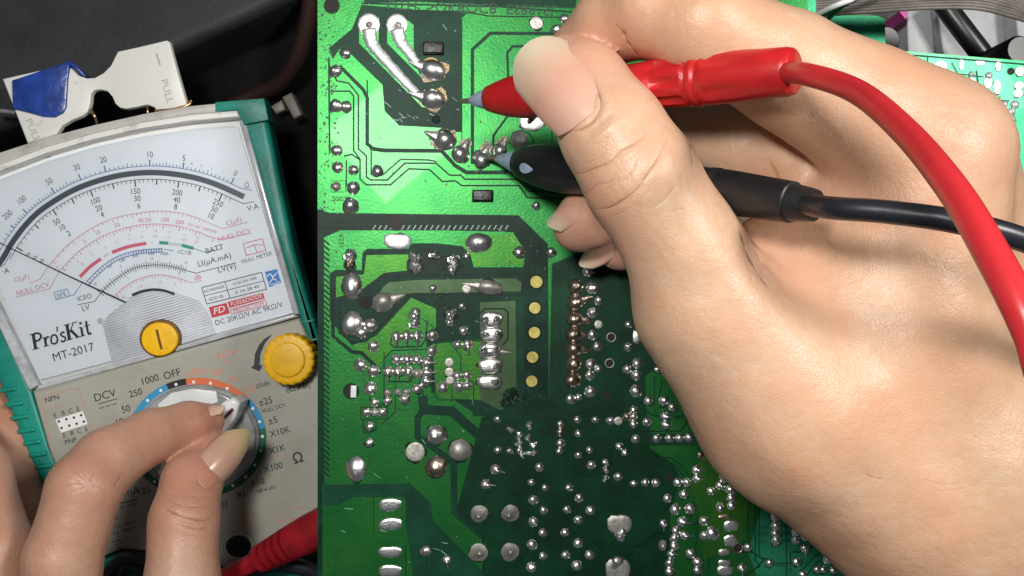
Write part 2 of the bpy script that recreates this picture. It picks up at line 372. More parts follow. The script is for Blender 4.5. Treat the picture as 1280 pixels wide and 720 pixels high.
for i in range(len(bmaj) - 1):
    n = [4, 4, 6, 10, 8, 5, 10, 10, 12][i]
    for k in range(1, n): tick('blue', blu, bmaj[i] + (bmaj[i + 1] - bmaj[i]) * k / n, 0, 5.5 if (k * 2 == n) else 3.6, 0.8)
kmaj = [21, 66, 113, 168.5, 223.5, 277.5]
for i in range(5):
    for k in range(10):
        x = kmaj[i] + (kmaj[i + 1] - kmaj[i]) * k / 10; tick('black', blk, x, 0, -8.5 if k == 0 else (-7 if k == 5 else -4), 1.6 if k == 0 else (1.5 if k == 5 else 0.8))
tick('black', blk, 277.5, 0, -8.5, 1.6); tick('black', blk, 283, 0, -4, .8); tick('black', blk, 288.5, 0, -4, .8)
redC = dense([(62, 331), (83, 308), (110, 288), (143, 272.5), (187, 264.5), (213, 264.5), (240, 270), (278, 286)])
redN = dense([(75, 338), (100, 313), (133, 293), (167, 282.5), (200, 280), (233, 285), (273, 299.5)])
line('pink', [Vector((37, 354)), Vector((50, 349))] + redC + [Vector((310, 277.5))], 0.7)
line('pink', [Vector((20, 371.5)), Vector((62, 361))] + redN + [Vector((315, 291.5))], 0.7)
for i in range(34): x = 66 + i * 6.2 - (0 if i < 16 else (i - 16) * 0.9); tick('pink', redC, x, 0, -5 if i % 4 == 0 else -3, 0.7)
for i in range(46): tick('pink', redN, 78 + i * 4.2, 0, -6 if i % 5 == 0 else -3.4, 0.9 if i % 5 == 0 else 0.7)
line('redbar', dense([(100, 346), (112, 334), (126, 323.5)], 6), 4.2); line('redbar', dense([(140, 315.5), (160, 308.5), (183, 304)], 6), 4.2)
line('greenbar', [(199, 303.2), (210.5, 304)], 4.2); line('greenbar', [(227, 306.5), (242, 310.5)], 4.2)
hf = dense([(107, 353), (127, 333.5), (147, 320.5), (173, 313), (203, 310.5)])
line('blue', [Vector((70, 374)), Vector((92, 369)), Vector((104, 352))], .8); line('blue', hf, .9); line('blue', offset(hf, -4.5), .9)
for i in range(30): tick('blue', hf, 109 + i * 3.2, 0, -4.5, 0.8 if i < 18 else 1.3)
lv = dense([(118, 377), (130, 362), (147, 347.5), (167, 335.5), (190, 331.3), (213, 333), (245, 341.5)])
line('black', [Vector((97, 381))] + lv + [Vector((295, 328.5))], 0.8)
for i in range(38): tick('black', lv, 126 + i * 2.85, -5 if i % 5 == 0 else -3.6, 5.5 if i % 5 == 0 else 3.6, 0.75)
db = dense([(143, 370), (160, 355.5), (180, 346.5), (200, 343.5), (220, 347), (240, 353.5)])
line('pink', db + [Vector((252, 350.5))], 0.7)
for i in range(22): tick('pink', db, 145 + i * 4.1, 0, -5 if i % 4 == 0 else -3, 0.7)
line('black', [(242, 310.5), (257, 315.5), (277, 311)], .7); line('black', [(205, 311.5), (217, 313.5)], .7)
def T(*a, **k): text(*a, z=ZT, **k)
for s, x, y, h, an in [('10', 187, 193.5, 7.6, 3), ('20', 129, 200, 7.6, 14), ('30', 96, 209.5, 7.6, 22), ('50', 61.5, 227, 7.6, 32), ('100', 27, 250.5, 7.6, 38), ('200', 9.5, 269, 7.6, 42), ('5', 230, 198, 7.6, -4),
                       ('4', 239.5, 204.8, 3.8, -8), ('3', 252, 207, 3.4, -10), ('2', 264.5, 211, 3.4, -14), ('1', 278, 215, 3.4, -18), ('0', 294.3, 217, 7.2, -22), ('Ω', 308.5, 232, 7, 5)]: T(s, x, y, h, 'inkgrey' if h > 5 else 'blue', ang=an, sx=.82)
for col in [(('50', 71, 277.5), ('10', 77.5, 285), ('2', 86, 292), 32), (('100', 119, 251.5), ('20', 123.5, 260.5), ('4', 128, 268.5), 22), (('150', 169, 239.5), ('30', 171.5, 248.5), ('6', 173.5, 257.5), 4),
            (('200', 221.5, 241), ('40', 221, 250), ('8', 219.5, 258.8), -8), (('250', 272.5, 254), ('50', 268, 262), ('10', 263.5, 270), -24)]:
    for s, x, y in col[:3]: T(s, x, y, 7.4, 'black', ang=col[3], sx=.86)
for s, x, y, h, an in [('5', 106, 302, 5, 34), ('10', 122, 291, 5, 26), ('20', 146, 281.5, 5.5, 18), ('40.50', 180.5, 275.5, 5.5, 4), ('100', 206, 275, 5.5, 0), ('200', 224.5, 278, 5.5, -5), ('300', 238, 281, 3.4, -10), ('500', 247, 283.5, 3.4, -12), ('1000', 257, 286.5, 3.4, -14), ('2000', 266, 289, 3.4, -16)]: T(s, x, y, h, 'pink', ang=an)
for s, x, y in [('20', 103, 330), ('15', 115, 318), ('10', 131, 309.5), ('5', 146, 303), ('0', 162, 299), ('+5', 177.5, 296), ('+10', 193.5, 295.5), ('+15', 210.5, 296.5), ('+20', 229, 300), ('+25', 245, 302.5), ('4', 97, 327), ('3', 112, 314), ('0', 71.5, 334), ('-1', 177, 290), ('+2', 194, 289), ('+3', 212, 290.5), ('+4', 231, 294), ('+5', 247, 297.5), ('0', 161, 293)]: T(s, x, y, 2.9, 'pink', ang=8)
T('BAD', 133, 319, 2.8, 'pink', ang=30); T('?', 190, 303, 3, 'black'); T('GOOD', 219, 305.5, 3.6, 'greenbar', ang=-4)
for s, x, y, an in [('50', 137.5, 333, 30), ('100', 152.5, 326, 22), ('200', 169, 320, 10), ('500', 189, 317, 2), ('1000', 205, 317.3, 0)]: T(s, x, y, 3.9, 'inkgrey', ang=an)
T('1C/1B', 230, 315.5, 5.2, 'black', ang=-6); T('10', 189.5, 323.3, 3.2, 'black', ang=2); T('5', 151, 333.5, 3, 'black'); T('15', 232, 328.5, 3, 'black'); T('0', 224, 342.5, 3, 'black'); T('5', 160, 347.5, 3, 'black'); T('0', 119, 355, 4, 'black', ang=-40); T('0', 113, 354, 3.4, 'black', ang=-40)
for s, x, y in [('0', 35, 318, ), ('0', 43.5, 322), ('0', 52, 326)]: T(s, x, y, 5.6, 'black', ang=-62, sx=1.1)
T('-20', 154, 372, 3, 'pink', ang=30); T('-15', 176, 358, 3, 'pink'); T('-10', 200, 353, 3, 'pink'); T('-5', 218, 355, 3, 'pink')
T('V·A', 316, 259.5, 7, 'black'); T('·A', 7, 339, 7, 'black'); T('V', -3, 340, 7, 'black'); line('black', [(0, 334), (6, 330), (14, 316)], .8)
T('C(μF)', 27, 348, 6, 'pink', ang=16); T('NULL DCV', 41, 361.5, 6.4, 'pink', ang=16)
T('C(μF)', 292.5, 277, 6.2, 'pink'); T('NULL DCV', 293, 294, 6.4, 'pink')
T('hFE', 77, 368.3, 6, 'blue'); line('blue', [(67.5, 365.5), (84, 361), (87, 370), (70, 374.5), (67.5, 365.5)], .8)
T('ICEO', 105.5, 372, 6, 'black'); T('LV', 107, 385, 7, 'black'); T('BATT', 268, 311.5, 7, 'black'); T('LI(μA.mA)', 268, 325, 7.4, 'black'); T('LV(V)', 283.5, 335, 7.4, 'black'); T('db', 247, 346.8, 7, 'pink')
T('NULL METER', 321, 322, 5, 'black'); line('badgered', [(304, 304.5), (328, 298.5), (332, 313), (308, 319.5), (304, 304.5)], .9); line('badgered', [(308, 310), (318, 306), (329, 306)], .9); line('badgered', [(318, 306), (321, 315)], .9)
tb = [(252, 359.5), (327, 340.5), (333, 361.5), (258.5, 380)]
line('black', tb + tb[:1], 1.0); line('black', [(255.3, 370), (330, 351)], .8); line('black', [(281, 352.2), (287.5, 373)], .8)
T('ACVRANGE', 267.5, 361.5, 4, 'black', sx=.9); T('10 50 250 1000', 305.5, 351.5, 3.6, 'black'); T('ADD db', 270, 372.3, 4, 'black'); T('0 14 28 40', 309, 362, 4, 'black', sx=1.3)
fillp('badgered', [(261, 384), (283, 378.5), (287.5, 391.5), (265, 397.5)]); fillp('badgered', [(284.5, 377.5), (328.5, 366), (331, 373), (287, 385)])
line('badgered', [(288, 387), (331.5, 375), (333.5, 381.5), (290, 392.5), (288, 387)], .8)
ZT2 = ZT + 0.00006
text('FD', 273.5, 388, 8, 'white', z=ZT2, bold=.01, sx=1.15, shear=.2); text('FUSE&DIODE', 308, 375.3, 5.2, 'white', z=ZT2, sx=.98); T('PROTECTION', 310.5, 384, 5, 'badgered', sx=.92)
T('DC 20KΩ/V AC 9KΩ/V', 311, 392.5, 6.6, 'black', sx=.98)
fillp('badgeblue', [(331, 340), (346, 336.3), (351.5, 353), (337, 359)])
line('white', dense([(333.5, 345.5), (338, 342.5), (341, 346), (346, 341)], 5), 1.3, ZT2); line('white', dense([(342, 344), (340, 350), (336, 354)], 5), 1.2, ZT2); line('white', [(341, 348), (346, 350.5)], 1.2, ZT2); line('white', [(338, 355.5), (344, 355), (349.5, 351.5)], 1.1, ZT2)
# maker's name: bold lettering with small serifs
def serif(ox, oy, size, ang, strokes, key, z):
    ca, sa = math.cos(math.radians(ang)), math.sin(math.radians(ang))
    for P_, w_ in strokes:
        Q_ = []
        for x_, y_ in P_:
            x_ = x_ + .10 * y_; Q_.append((ox + size * (x_ * ca + -y_ * sa * 1), oy - size * (x_ * sa + y_ * ca)))
        line(key, dense(Q_, 5) if len(Q_) > 2 else Q_, w_ * size, z)
def sh(dx, st): return [([(x_ + dx, y_) for x_, y_ in P_], w_) for P_, w_ in st]
F_ = lambda x0, x1, y_: ([(x0, y_), (x1, y_)], .07)
name_st = sh(0, [([(.16, 0), (.16, 1.15)], .24), F_(-.08, .42, .03), F_(-.10, .30, 1.12), ([(.2, 1.10), (.52, 1.08), (.70, .86), (.54, .60), (.2, .56)], .15)]) \
    + sh(.80, [([(.14, 0), (.14, .66)], .18), F_(-.04, .34, .03), F_(-.05, .15, .66), ([(.18, .44), (.32, .64), (.46, .58)], .13)]) \
    + sh(1.30, [([(.28, .02), (.10, .10), (.06, .33), (.14, .58), (.30, .66), (.46, .58), (.53, .33), (.46, .09), (.28, .02)], .13)]) \
    + sh(1.82, [([(.12, 1.18), (.12, .98), (.06, .82)], .10)]) \
    + sh(2.02, [([(.40, .60), (.25, .67), (.10, .54), (.22, .38), (.38, .26), (.32, .05), (.14, .02), (.04, .14)], .13)]) \
    + sh(2.52, [([(.16, 0), (.16, 1.15)], .24), F_(-.06, .40, .03), F_(-.06, .40, 1.12), ([(.26, .52), (.62, 1.08)], .08), ([(.36, .66), (.80, .02)], .20), F_(.52, .92, 1.12), F_(.60, 1.0, .03)]) \
    + sh(3.52, [([(.14, 0), (.14, .66)], .18), F_(-.04, .34, .03), F_(-.05, .15, .66), ([(.14, .86), (.14, 1.04)], .18)]) \
    + sh(3.92, [([(.16, 1.0), (.16, .22), (.24, .04), (.40, .08)], .16), F_(-.02, .40, .66)])
serif(42, 437.5, 17.4, 15.5, name_st, 'black', ZT); T('®', 125.5, 402, 7, 'inkgrey')
T('MT-2017', 91.5, 440.5, 10.5, 'black', ang=15.5)
# front panel print
def Q(*a, **k): text(*a, z=ZQ, **k)
def QL(key, px, w): line(key, px, w, ZQ)
Q('DCV', 131, 494.5, 10, 'p_black'); QL('p_black', [(122.5, 505), (147, 498.3)], 1.0)
for k in range(3): QL('p_black', [(124.5 + k * 8, 510.5 - k * 2.2), (130 + k * 8, 509 - k * 2.2)], 1.0)
for s, x, y, h in [('1000', 187, 475, 9), ('OFF', 215, 468, 9.6), ('250', 169.5, 491.5, 8.6), ('50', 157.5, 511.5, 8.6), ('10', 149, 528, 8.6), ('±25', 332, 502, 8.6), ('±5', 341, 526, 8.6), ('X10K', 350, 540, 8.4), ('X1K', 346.5, 562, 8.4), ('X100', 341.5, 584.5, 8.4), ('X10', 321.5, 603, 8.4), ('X1', 301.5, 618, 8.4), ('25', 182.5, 613, 8.6)]: Q(s, x, y, h, 'p_black', bold=.004, sx=.95)
for s, x, y, h in [('1000', 245.5, 465.5, 8.6), ('250', 271, 465.5, 8.6), ('50', 291.5, 474, 8.6), ('10', 311.5, 487.5, 8.6), ('ACV', 282, 443.5, 10)]: Q(s, x, y, h, 'p_orange', sx=.92)
QL('p_orange', dense([(278, 452.5), (282, 451.8), (286, 453), (291, 450.5)], 4), .9); QL('p_orange', [(291, 440.5), (297, 438.5)], 1)
Q('(22dB)', 328.5, 481, 5, 'p_black', bold=.004); Q('NULL DCV', 342, 510.5, 5, 'p_black', bold=.004, sx=.9); Q('(CμF)', 352, 570.5, 4.6, 'p_faint'); Q('Ω', 372.5, 573, 13, 'p_black', bold=.015); Q('hFE & LED', 333, 611.5, 4, 'p_black', bold=.012)
Q('(•))', 277, 630, 8, 'p_black'); Q('0Ω ADJ', 372.5, 484.5, 7, 'p_black', bold=.004); Q('DCmA', 154, 617, 10.5, 'p_black', ang=12); QL('p_black', [(147, 630), (172, 624)], 1.3)
for k in range(3): QL('p_black', [(150 + k * 8, 634.5 - k * 1.9), (155 + k * 8, 633.2 - k * 1.9)], 1.2)
Q('MAX', 373, 635.5, 6.4, 'p_faint'); QL('p_faint', [(346, 644), (351, 635), (356, 641.5), (346, 644)], .8); Q('DC/AC1000V', 370, 648, 5.4, 'p_faint'); Q('AC 500mA', 368, 660, 5, 'p_faint'); Q('250V/0.5A', 305, 645, 4, 'p_faint'); Q('FUSED', 314, 653, 5.6, 'p_faint')
Q('DC 1000V', 157, 656, 4.5, 'p_black'); Q('AC 500V⎓', 155, 663.5, 4.5, 'p_black')
for w_, yy in ((15, 676), (10, 680), (5, 684)): QL('p_black', [(148 - w_ / 2, yy + w_ * .1), (148 + w_ / 2, yy - w_ * .1)], .9)
QL('p_black', [(147, 668), (148, 676)], .9); QL('p_black', [(138, 650), (143, 641), (146, 648), (138, 650)], .9)
Q('NPN', 65, 498.5, 6.6, 'p_black', bold=.004); Q('LED + -', 76, 507, 5.4, 'p_faint'); Q('PNP', 88.5, 551.5, 6.2, 'p_black', bold=.004)
for s, x, y in [('E', 69, 519.7), ('B', 79, 516.6), ('C', 88.4, 514), ('E', 97.7, 511.7), ('E', 80.5, 544.3), ('B', 90, 541.3), ('C', 99, 538.8), ('E', 108, 536.6)]: Q(s, x, y, 6, 'p_black')
QL('p_faint', dense([(66, 572), (54, 508), (53, 499), (58, 494.5), (90, 486), (97, 487), (100, 492), (122, 556)], 5), .9)
fillp('p_black', [(341, 417.5), (331, 423), (323.5, 431.5), (318.5, 443), (317.5, 456.5), (313.5, 459.5), (324.5, 464.3), (328.3, 456.8), (324.6, 456), (325.5, 443), (331, 429.5), (338, 421)], ZQ)
fillp('p_white', [(69.5, 524.5), (103.5, 513.8), (109.5, 530), (76, 541)], ZQ)
for x, y in [(73.6, 526.8), (83, 524), (92.4, 522), (101.4, 519), (77, 535), (86.6, 532), (95.7, 529.7), (104.7, 527)]:
    fillp('p_black', [(x + 1.7 * math.cos(k * .785), y + 1.7 * math.sin(k * .785)) for k in range(8)], ZQ + 3e-5)
# selector ring, painted
RC = (246.3, 547.5)
def rp(th, a, b): t = math.radians(th); return (RC[0] + a * math.cos(t), RC[1] - b * math.sin(t))
for key, t0, t1 in [('r_blue', 116.7, 160), ('r_black', 99.4, 116.7), ('r_orange', 42.6, 99.4), ('r_blue', 9.6, 42.6), ('r_green', -150, 9.6)]:
    n = max(4, int((t1 - t0) / 4)); A = [t0 + (t1 - t0) * i / n for i in range(n + 1)]
    V = [W(p[0], p[1], ZQ) for p in [rp(t, 87, 75.5) for t in A] + [rp(t, 78.5, 67.5) for t in A[::-1]]]; mesh('selector_ring', V, [tuple(range(len(V)))], {'r_blue': 'ring_blue', 'r_black': 'ring_black', 'r_orange': 'ring_orange', 'r_green': 'ring_green'}[key], panel)
for x, y in [(220, 480.5), (201, 488), (184.5, 500.5), (242, 477.5), (263, 479), (284, 485.5), (301, 496.5), (316, 510.5), (324.5, 527), (328, 545.5), (326, 563.5), (318.5, 581), (307, 596), (291, 607), (193, 602)]:
    fillp('p_white', [(x + 2 * math.cos(k * .785), y + 2 * math.sin(k * .785)) for k in range(8)], ZQ + 6e-5)
flush_text(J)
for key, nm, m, par in [('mirror', 'mirror_arc', 'ink_grey', dial), ('blue', 'scale_print', 'ink_blue', dial), ('black', 'scale_print', 'ink_black', dial), ('inkgrey', 'scale_print', 'ink_grey', dial), ('pink', 'scale_print', 'ink_pink', dial), ('redbar', 'scale_print', 'ink_red', dial), ('greenbar', 'scale_print', 'bar_green', dial), ('badgered', 'badge', 'badge_red', dial), ('badgeblue', 'badge', 'badge_blue', dial), ('white', 'badge_lettering', 'ink_white', dial),
                        ('p_black', 'panel_print', 'ink_black', panel), ('p_orange', 'panel_print', 'ink_orange', panel), ('p_faint', 'panel_print', 'ink_faint', panel), ('p_white', 'panel_print', 'ink_white', panel)]:
    ob = J[key].build(nm, m, par)
    if nm != 'mirror_arc': ob['kind'] = 'stuff'
# needle, pivot slot and ribbed lens
tube('needle', [W(-6, 301, ZL + .0009), W(90, 347, ZL + .0009), W(157, 378, ZL + .0009)], [.00013, .00022, .00028], 'ink_black', meter, 8)
lens_poly = [(169, 366.5), (190, 361), (217, 364.5), (250, 376), (262, 395), (270, 417), (141, 456.5), (128, 405), (135, 394), (156, 377)]
ZB = ZL + 0.0004
mat('mechanism', (0.78, 0.81, 0.86), 0.25, 0.1, col2=(0.52, 0.54, 0.60), nscale=85, thr=(0.38, 0.60))
lensb = prism('ribbed_lens', pts(lens_poly, ZB), ZL - .0004, ZB, 'mechanism', meter, 0)
jr = Join(); ex = Vector((math.cos(math.radians(15.7)), -math.sin(math.radians(15.7)))); ey = Vector((math.sin(math.radians(15.7)), math.cos(math.radians(15.7))))
O0 = Vector((200, 425))
for k in range(-24, 14):
    o_ = O0 + ey * (k * 3.2); xs = []
    for i in range(len(lens_poly)):
        a = Vector(lens_poly[i - 1]) - o_; b = Vector(lens_poly[i]) - o_; da, dbb = a.dot(ey), b.dot(ey)
        # oblique axes: use distance across the rib direction
        na = -a.x * ex.y + a.y * ex.x; nb = -b.x * ex.y + b.y * ex.x
        if na * nb < 0: f = na / (na - nb); q = a.lerp(b, f); xs.append(q.dot(ex))
    if len(xs) >= 2:
        a = o_ + ex * min(xs); b = o_ + ex * max(xs)
        V, F = tube_data([W(a.x, a.y, ZB + .0001), W(b.x, b.y, ZB + .0001)], .00024, 6); jr.add(V, F)
rb = jr.build('rib', 'ink_white', lensb, True); rb['kind'] = 'stuff'
V, F = ribbon([W(p.x, p.y, ZB + .00045) for p in dense([(165, 369), (176, 364.5), (190, 362), (204, 363), (218, 367.5)], 6)], 3.2 * sc(ZB)); mesh('pivot_slot', V, F, 'ink_black', lensb)
# clear cover over the dial
cover = prism('clear_cover', pts([(-66, 256), (-40, 242), (0, 224), (60, 201), (120, 183), (180, 170), (240, 161), (294, 157), (369, 391), (44, 484)], ZP - .0010), ZP - .0016, ZP - .0008, 'clear_plastic', meter, 0)
for nm, A in [('cover_edge', [(298, 150), (306, 149), (374, 393), (366, 393)]), ('cover_edge', [(-76, 252), (-66, 254), (46, 482), (36, 489)]), ('cover_edge', [(42, 489), (47, 482), (366, 392), (373, 396)])]:
    prism(nm, pts(A, ZP), ZP - .004, ZP - .0002, 'rim_edge' if 'rim_edge' in MATS else mat('rim_edge', (0.52, 0.54, 0.57), 0.2, spec=.7, col2=(0.30, 0.31, 0.33), nscale=110, thr=(.35, .55)).name, meter, 0.0005, 2)
# zero screw
def disc(name, px, py, z0, z1, r, m, parent, seg=40, bev=0.0004, fl=None, ry=None):
    c = W(px, py, z1); ry = ry or r
    P = []
    for k in range(seg):
        a = 2 * math.pi * k / seg; f = fl(a) if fl else 1.0; P.append((c.x + r * f * math.cos(a), c.y + ry * f * math.sin(a)))
    return prism(name, P, z0, z1, m, parent, bev, 3)
s45 = sc(ZP)
zs = disc('zero_screw_collar', 199.5, 423, ZL, ZP + .0001, 25.5 * s45, 'slot_brown', meter, ry=23.8 * s45)
zs2 = disc('zero_screw', 199, 424, ZL, ZP + .0012, 22.5 * s45, 'yellow', meter, ry=20.8 * s45)
V, F = ribbon([W(195.6, 412, ZP + .00125), W(202, 437, ZP + .00125)], 3.4 * s45); mesh('screw_slot', V, F, 'slot_brown', zs2)
# ohm adjust knob
kn = disc('adjust_knob', 360, 449.5, ZP - .002, ZP + .0075, 31.0 * sc(ZP + .007), 'yellow', meter, 160, .0011, lambda a: 1 + .052 * (abs(math.sin(a * 10)) ** .8) * 1.0)
disc('knob_face', 359, 450, ZP + .0074, ZP + .0082, 22 * sc(ZP + .008), 'yellow', kn, 48, .0006)
# rotary selector
disc('selector_skirt', RC[0], RC[1], ZP - .001, ZP + .0022, 76.5 * s45, 'knob_skirt', meter, 72, .0014, ry=66 * s45)
disc('selector_disc', RC[0] + 1, RC[1], ZP + .002, ZP + .0036, 71 * s45, 'knob_skirt', meter, 72, .0008, ry=60 * s45)
prism('selector_flat', pts([(196, 506), (214, 491), (240, 486), (270, 489), (272, 503), (255, 508), (205, 522)], ZP + .0042), ZP + .003, ZP + .0042, 'knob_white', meter, .0003)
bar = prism('selector_grip', pts([(299, 504), (291, 497), (279, 502), (205, 572), (196, 592), (204, 604), (222, 606), (240, 592), (294, 522)], ZP + .012), ZP + .002, ZP + .012, 'knob_white', meter, .0014, 3)
V, F = ribbon([W(277, 526, ZP + .01203), W(291.5, 511, ZP + .01203)], 4.2 * sc(ZP + .012)); mat('mark_red', (0.10, 0.02, 0.025), .5); mesh('pointer_mark', V, F, 'mark_red', bar)
# jack hole
disc('jack', 298.5, 683, ZP - .001, ZP + .0006, 19 * s45, 'rim_grey', meter, 32, .0004, ry=16.5 * s45)
disc('jack_hole', 298, 683, ZP, ZP + .0007, 16 * s45, 'hole', meter, 32, .0, ry=13.8 * s45)

# ------------------------------------------------------------------ white pull tag with blue tape
ZG = -0.046
tg = empty('pull_tag', W(120, 110, ZG), 'white plastic bow-tie pull tag wrapped with blue tape behind the meter', 'tag')
body_px = [(2, 98), (40, 90), (84, 80), (98, 94), (108, 97.5), (118, 97), (129, 91), (138, 82), (144, 70), (147, 64), (175, 58), (208, 50), (212, 52), (216, 68), (222, 90), (234, 131), (215, 136), (196, 138), (192, 134), (184, 131), (170, 134), (158, 136), (150, 135), (144, 130), (140, 121), (134, 114), (125, 112), (118, 113), (114, 117), (113, 128), (110, 139), (103, 145), (90, 150), (78, 157), (71, 168), (34, 180)]
prism('tag_plate', pts(body_px, ZG), ZG - .0022, ZG, 'tag_white', tg, .0007, 2)
prism('blue_tape', pts([(14, 100), (50, 88), (84, 77), (87, 80), (84, 100), (82, 134), (78, 141), (68, 146.5), (54, 146), (36, 141), (15, 136)], ZG + .0009), ZG - .0028, ZG + .0009, 'tape_blue', tg, .0006, 2)
tube('tape_fold', catmull([W(84, 78, ZG + .0005), W(95, 84, ZG + .0008), W(107, 96, ZG + .0002)], 5), [.0006] * 10 + [.0002], 'tape_blue', tg, 8)
J = JD()
text('PULL', 208.5, 114, 9, 'k', ang=-74, z=ZG + .00004, sx=1.15); text('PULL', 41, 163, 9, 'k', ang=-66, z=ZG + .00004, sx=1.15); text('I', 198, 75, 17, 'k', ang=18, z=ZG + .00004)
flush_text(J); mat('emboss', (0.36, 0.36, 0.35), .5); J['k'].build('embossed_letter', 'emboss', tg)['kind'] = 'stuff'
tube('wire_clip', catmull([W(114, 137, ZG), W(119, 147, ZG + .001), W(122, 157, ZG - .004)], 5), .0005, 'brass', tg, 8)
tube('wire_clip', catmull([W(184, 130, ZG - .002), W(185, 142, ZG - .001), W(186, 146, ZG - .006)], 5), .0004, 'brass', tg, 8)
tube('wire_clip', catmull([W(194, 138.5, ZG + .0004), W(215, 137, ZG + .0006), W(234, 132, ZG + .0006), W(239, 126, ZG)], 5), .0005, 'brass', tg, 8)
tube('wire_clip', catmull([W(-8, 139, ZG - .003), W(5, 139, ZG - .003), W(20, 141, ZG - .003)], 5), .0008, 'strap_metal', tg, 8)
# cable and connector lying in the dark gap
o = tube('loose_cable', catmull([W(392, -30, -.060), W(384, 30, -.066), W(370, 75, -.072), W(350, 104, -.078), (W(318, 119, -.082)), W(290, 132, -.083)], 8), .0030, 'cable_brown'); tag(o, 'dull red-brown cable curving down between the board and the meter', 'cable')
cn = empty('wire_connector', W(362, 135, ZD), 'small beige wire connector lying in the gap beside the meter', 'connector')
prism('housing', pts([(352, 121), (364, 115), (378, 143), (367, 149)], -.078), ZD, -.078, 'connector', cn, .0006)
prism('latch', pts([(338, 133), (352, 124), (357, 137), (345, 142)], -.081), ZD, -.081, 'connector', cn, .0006)

# ------------------------------------------------------------------ circuit board, solder side up
board = empty('circuit_board', W(800, 400, ZD), 'large green circuit board lying solder side up with hundreds of joints', 'circuit board')
prism('substrate', pts([(397, -22), (1020, -22), (1040, 18), (1098, 20), (1106, 24), (1107, 62), (1330, 80), (1330, 760), (397, 760)], 0), -.0016, 0, 'mask_copper', board, 0)
for (x, y, r, h) in [(560, 120, .010, .030), (900, 250, .012, .034), (1150, 300, .009, .028), (620, 560, .009, .028)]:
    c = W(x, y, 0); tube('capacitor', [Vector((c.x, c.y, -.0017)), Vector((c.x, c.y, -.0025)), Vector((c.x, c.y, -h)), Vector((c.x, c.y, -h - .0006))], [r * .94, r, r, r * .92], 'black_plastic', board, 24)
for A in ([(470, 300), (640, 300), (640, 350), (470, 350)], [(1000, 620), (1150, 620), (1150, 700), (1000, 700)], [(980, 60), (1060, 60), (1060, 140), (980, 140)]):
    prism('heat_sink', pts(A, 0), ZD + .0002, -.0017, 'strap_metal', board, 0)
PNAME = {'mask_copper': 'copper_pour', 'mask_trace': 'copper_trace', 'mask_bare': 'bare_laminate', 'mask_black': 'trace_gap', 'mask_olive': 'copper_pour', 'mask_teal_lit': 'copper_pour', 'dust': 'scratch', 'mask_grey': 'copper_pour', 'mask_shaded': 'bare_laminate', 'silk_grey': 'silkscreen_print'}
_lay = [0]
PJ = JD()
def paint(key, px):
    _lay[0] += 1; z = 2e-5 + _lay[0] * 1.2e-6; V = [W(p[0], p[1], z) for p in px]
    ar = sum(V[i - 1].x * V[i].y - V[i].x * V[i - 1].y for i in range(len(V)))
    mesh(PNAME[key], V, [tuple(range(len(V))) if ar > 0 else tuple(range(len(V)))[::-1]], key, board)
def trace(key, px, w):
    _lay[0] += 1; z = 2e-5 + _lay[0] * 1.2e-6
    V, F = ribbon([W(p[0], p[1], z) for p in px], w * PX); PJ[key].add(V, [f[::-1] for f in F] if False else F)
mat('dust', (0.30, 0.52, 0.40), 0.4)
B, K, C, O, G, T3 = 'mask_bare', 'mask_black', 'mask_copper', 'mask_olive', 'mask_grey', 'mask_trace'
paint('mask_teal_lit', [(1010, -21), (1019, -21), (1039, 19), (1097, 21), (1105, 25), (1106, 63), (1329, 81), (1329, 759), (960, 759), (935, 690), (950, 640), (1010, 600)])  # right end: strong light partly put into this paler teal colour
# --- upper left: bare areas round the tinned pads
paint(B, [(411, 60), (440, 36), (452, 6), (520, 12), (577, 14), (577, 165), (556, 160), (499, 157), (478, 136), (477, 112), (440, 74), (430, 62), (424, 62), (416, 74)])
paint(B, [(455, -20), (720, -20), (720, 10), (640, 8), (520, 2), (455, 4)])
trace(K, [(452, 4), (530, 6), (620, 8), (700, 14), (760, 18)], 2)
trace(K, [(522, 9), (526, 14), (577, 14), (610, 20), (720, 22)], 1.6)
trace(T3, [(449, 3), (437, 18), (433, 31), (409, 55), (408, 72), (410, 95)], 5)
paint(C, [(449, 54), (449, 22), (474, 22), (473, 58), (528, 118), (546, 134), (528, 134)])      # copper under tinned strips
paint(C, [(484, 54), (484, 24), (505, 22), (517, 31), (517, 68), (524, 78), (552, 98), (528, 98)])
paint(T3, [(423, 66), (430, 61), (441, 70), (478, 106), (481, 140), (484, 160), (463, 186), (461, 115), (426, 80)])
# long thin gaps of the left side
for L, w in [([(411, 72), (411.5, 130), (412, 192)], 2.2), ([(411, 80), (421, 101), (436, 104), (448, 119), (448, 186), (458, 195), (458, 221), (463, 225), (484, 225), (506, 204), (545, 204), (562, 219), (576, 219), (581, 224), (647, 224), (661, 239), (710, 241)], 2.0),
             ([(413, 114), (437, 114), (442, 120), (442, 188), (450, 199), (450, 224), (458, 231), (488, 231), (511, 211), (537, 212), (553, 227), (569, 226), (577, 232), (649, 232), (659, 247), (712, 249)], 2.0),
             ([(459, 100), (460, 180), (464, 188), (464, 218), (470, 220), (478, 219), (501, 199), (536, 200), (546, 202)], 1.8),
             ([(424, 82), (454, 112), (459, 122), (459, 180), (468, 187)], 4.5), ([(466, 186), (480, 188), (552, 188.5), (569, 207), (583, 215.5), (634, 215.5)], 5.0),
             ([(430, 195), (440, 193), (450, 200)], 2.0), ([(433, 200), (433, 232), (440, 240)], 1.6)]: trace(K if w < 4 else B, L, w)
trace(K, [(414, 226), (414, 240), (432, 240), (432, 226), (414, 226)], .7)
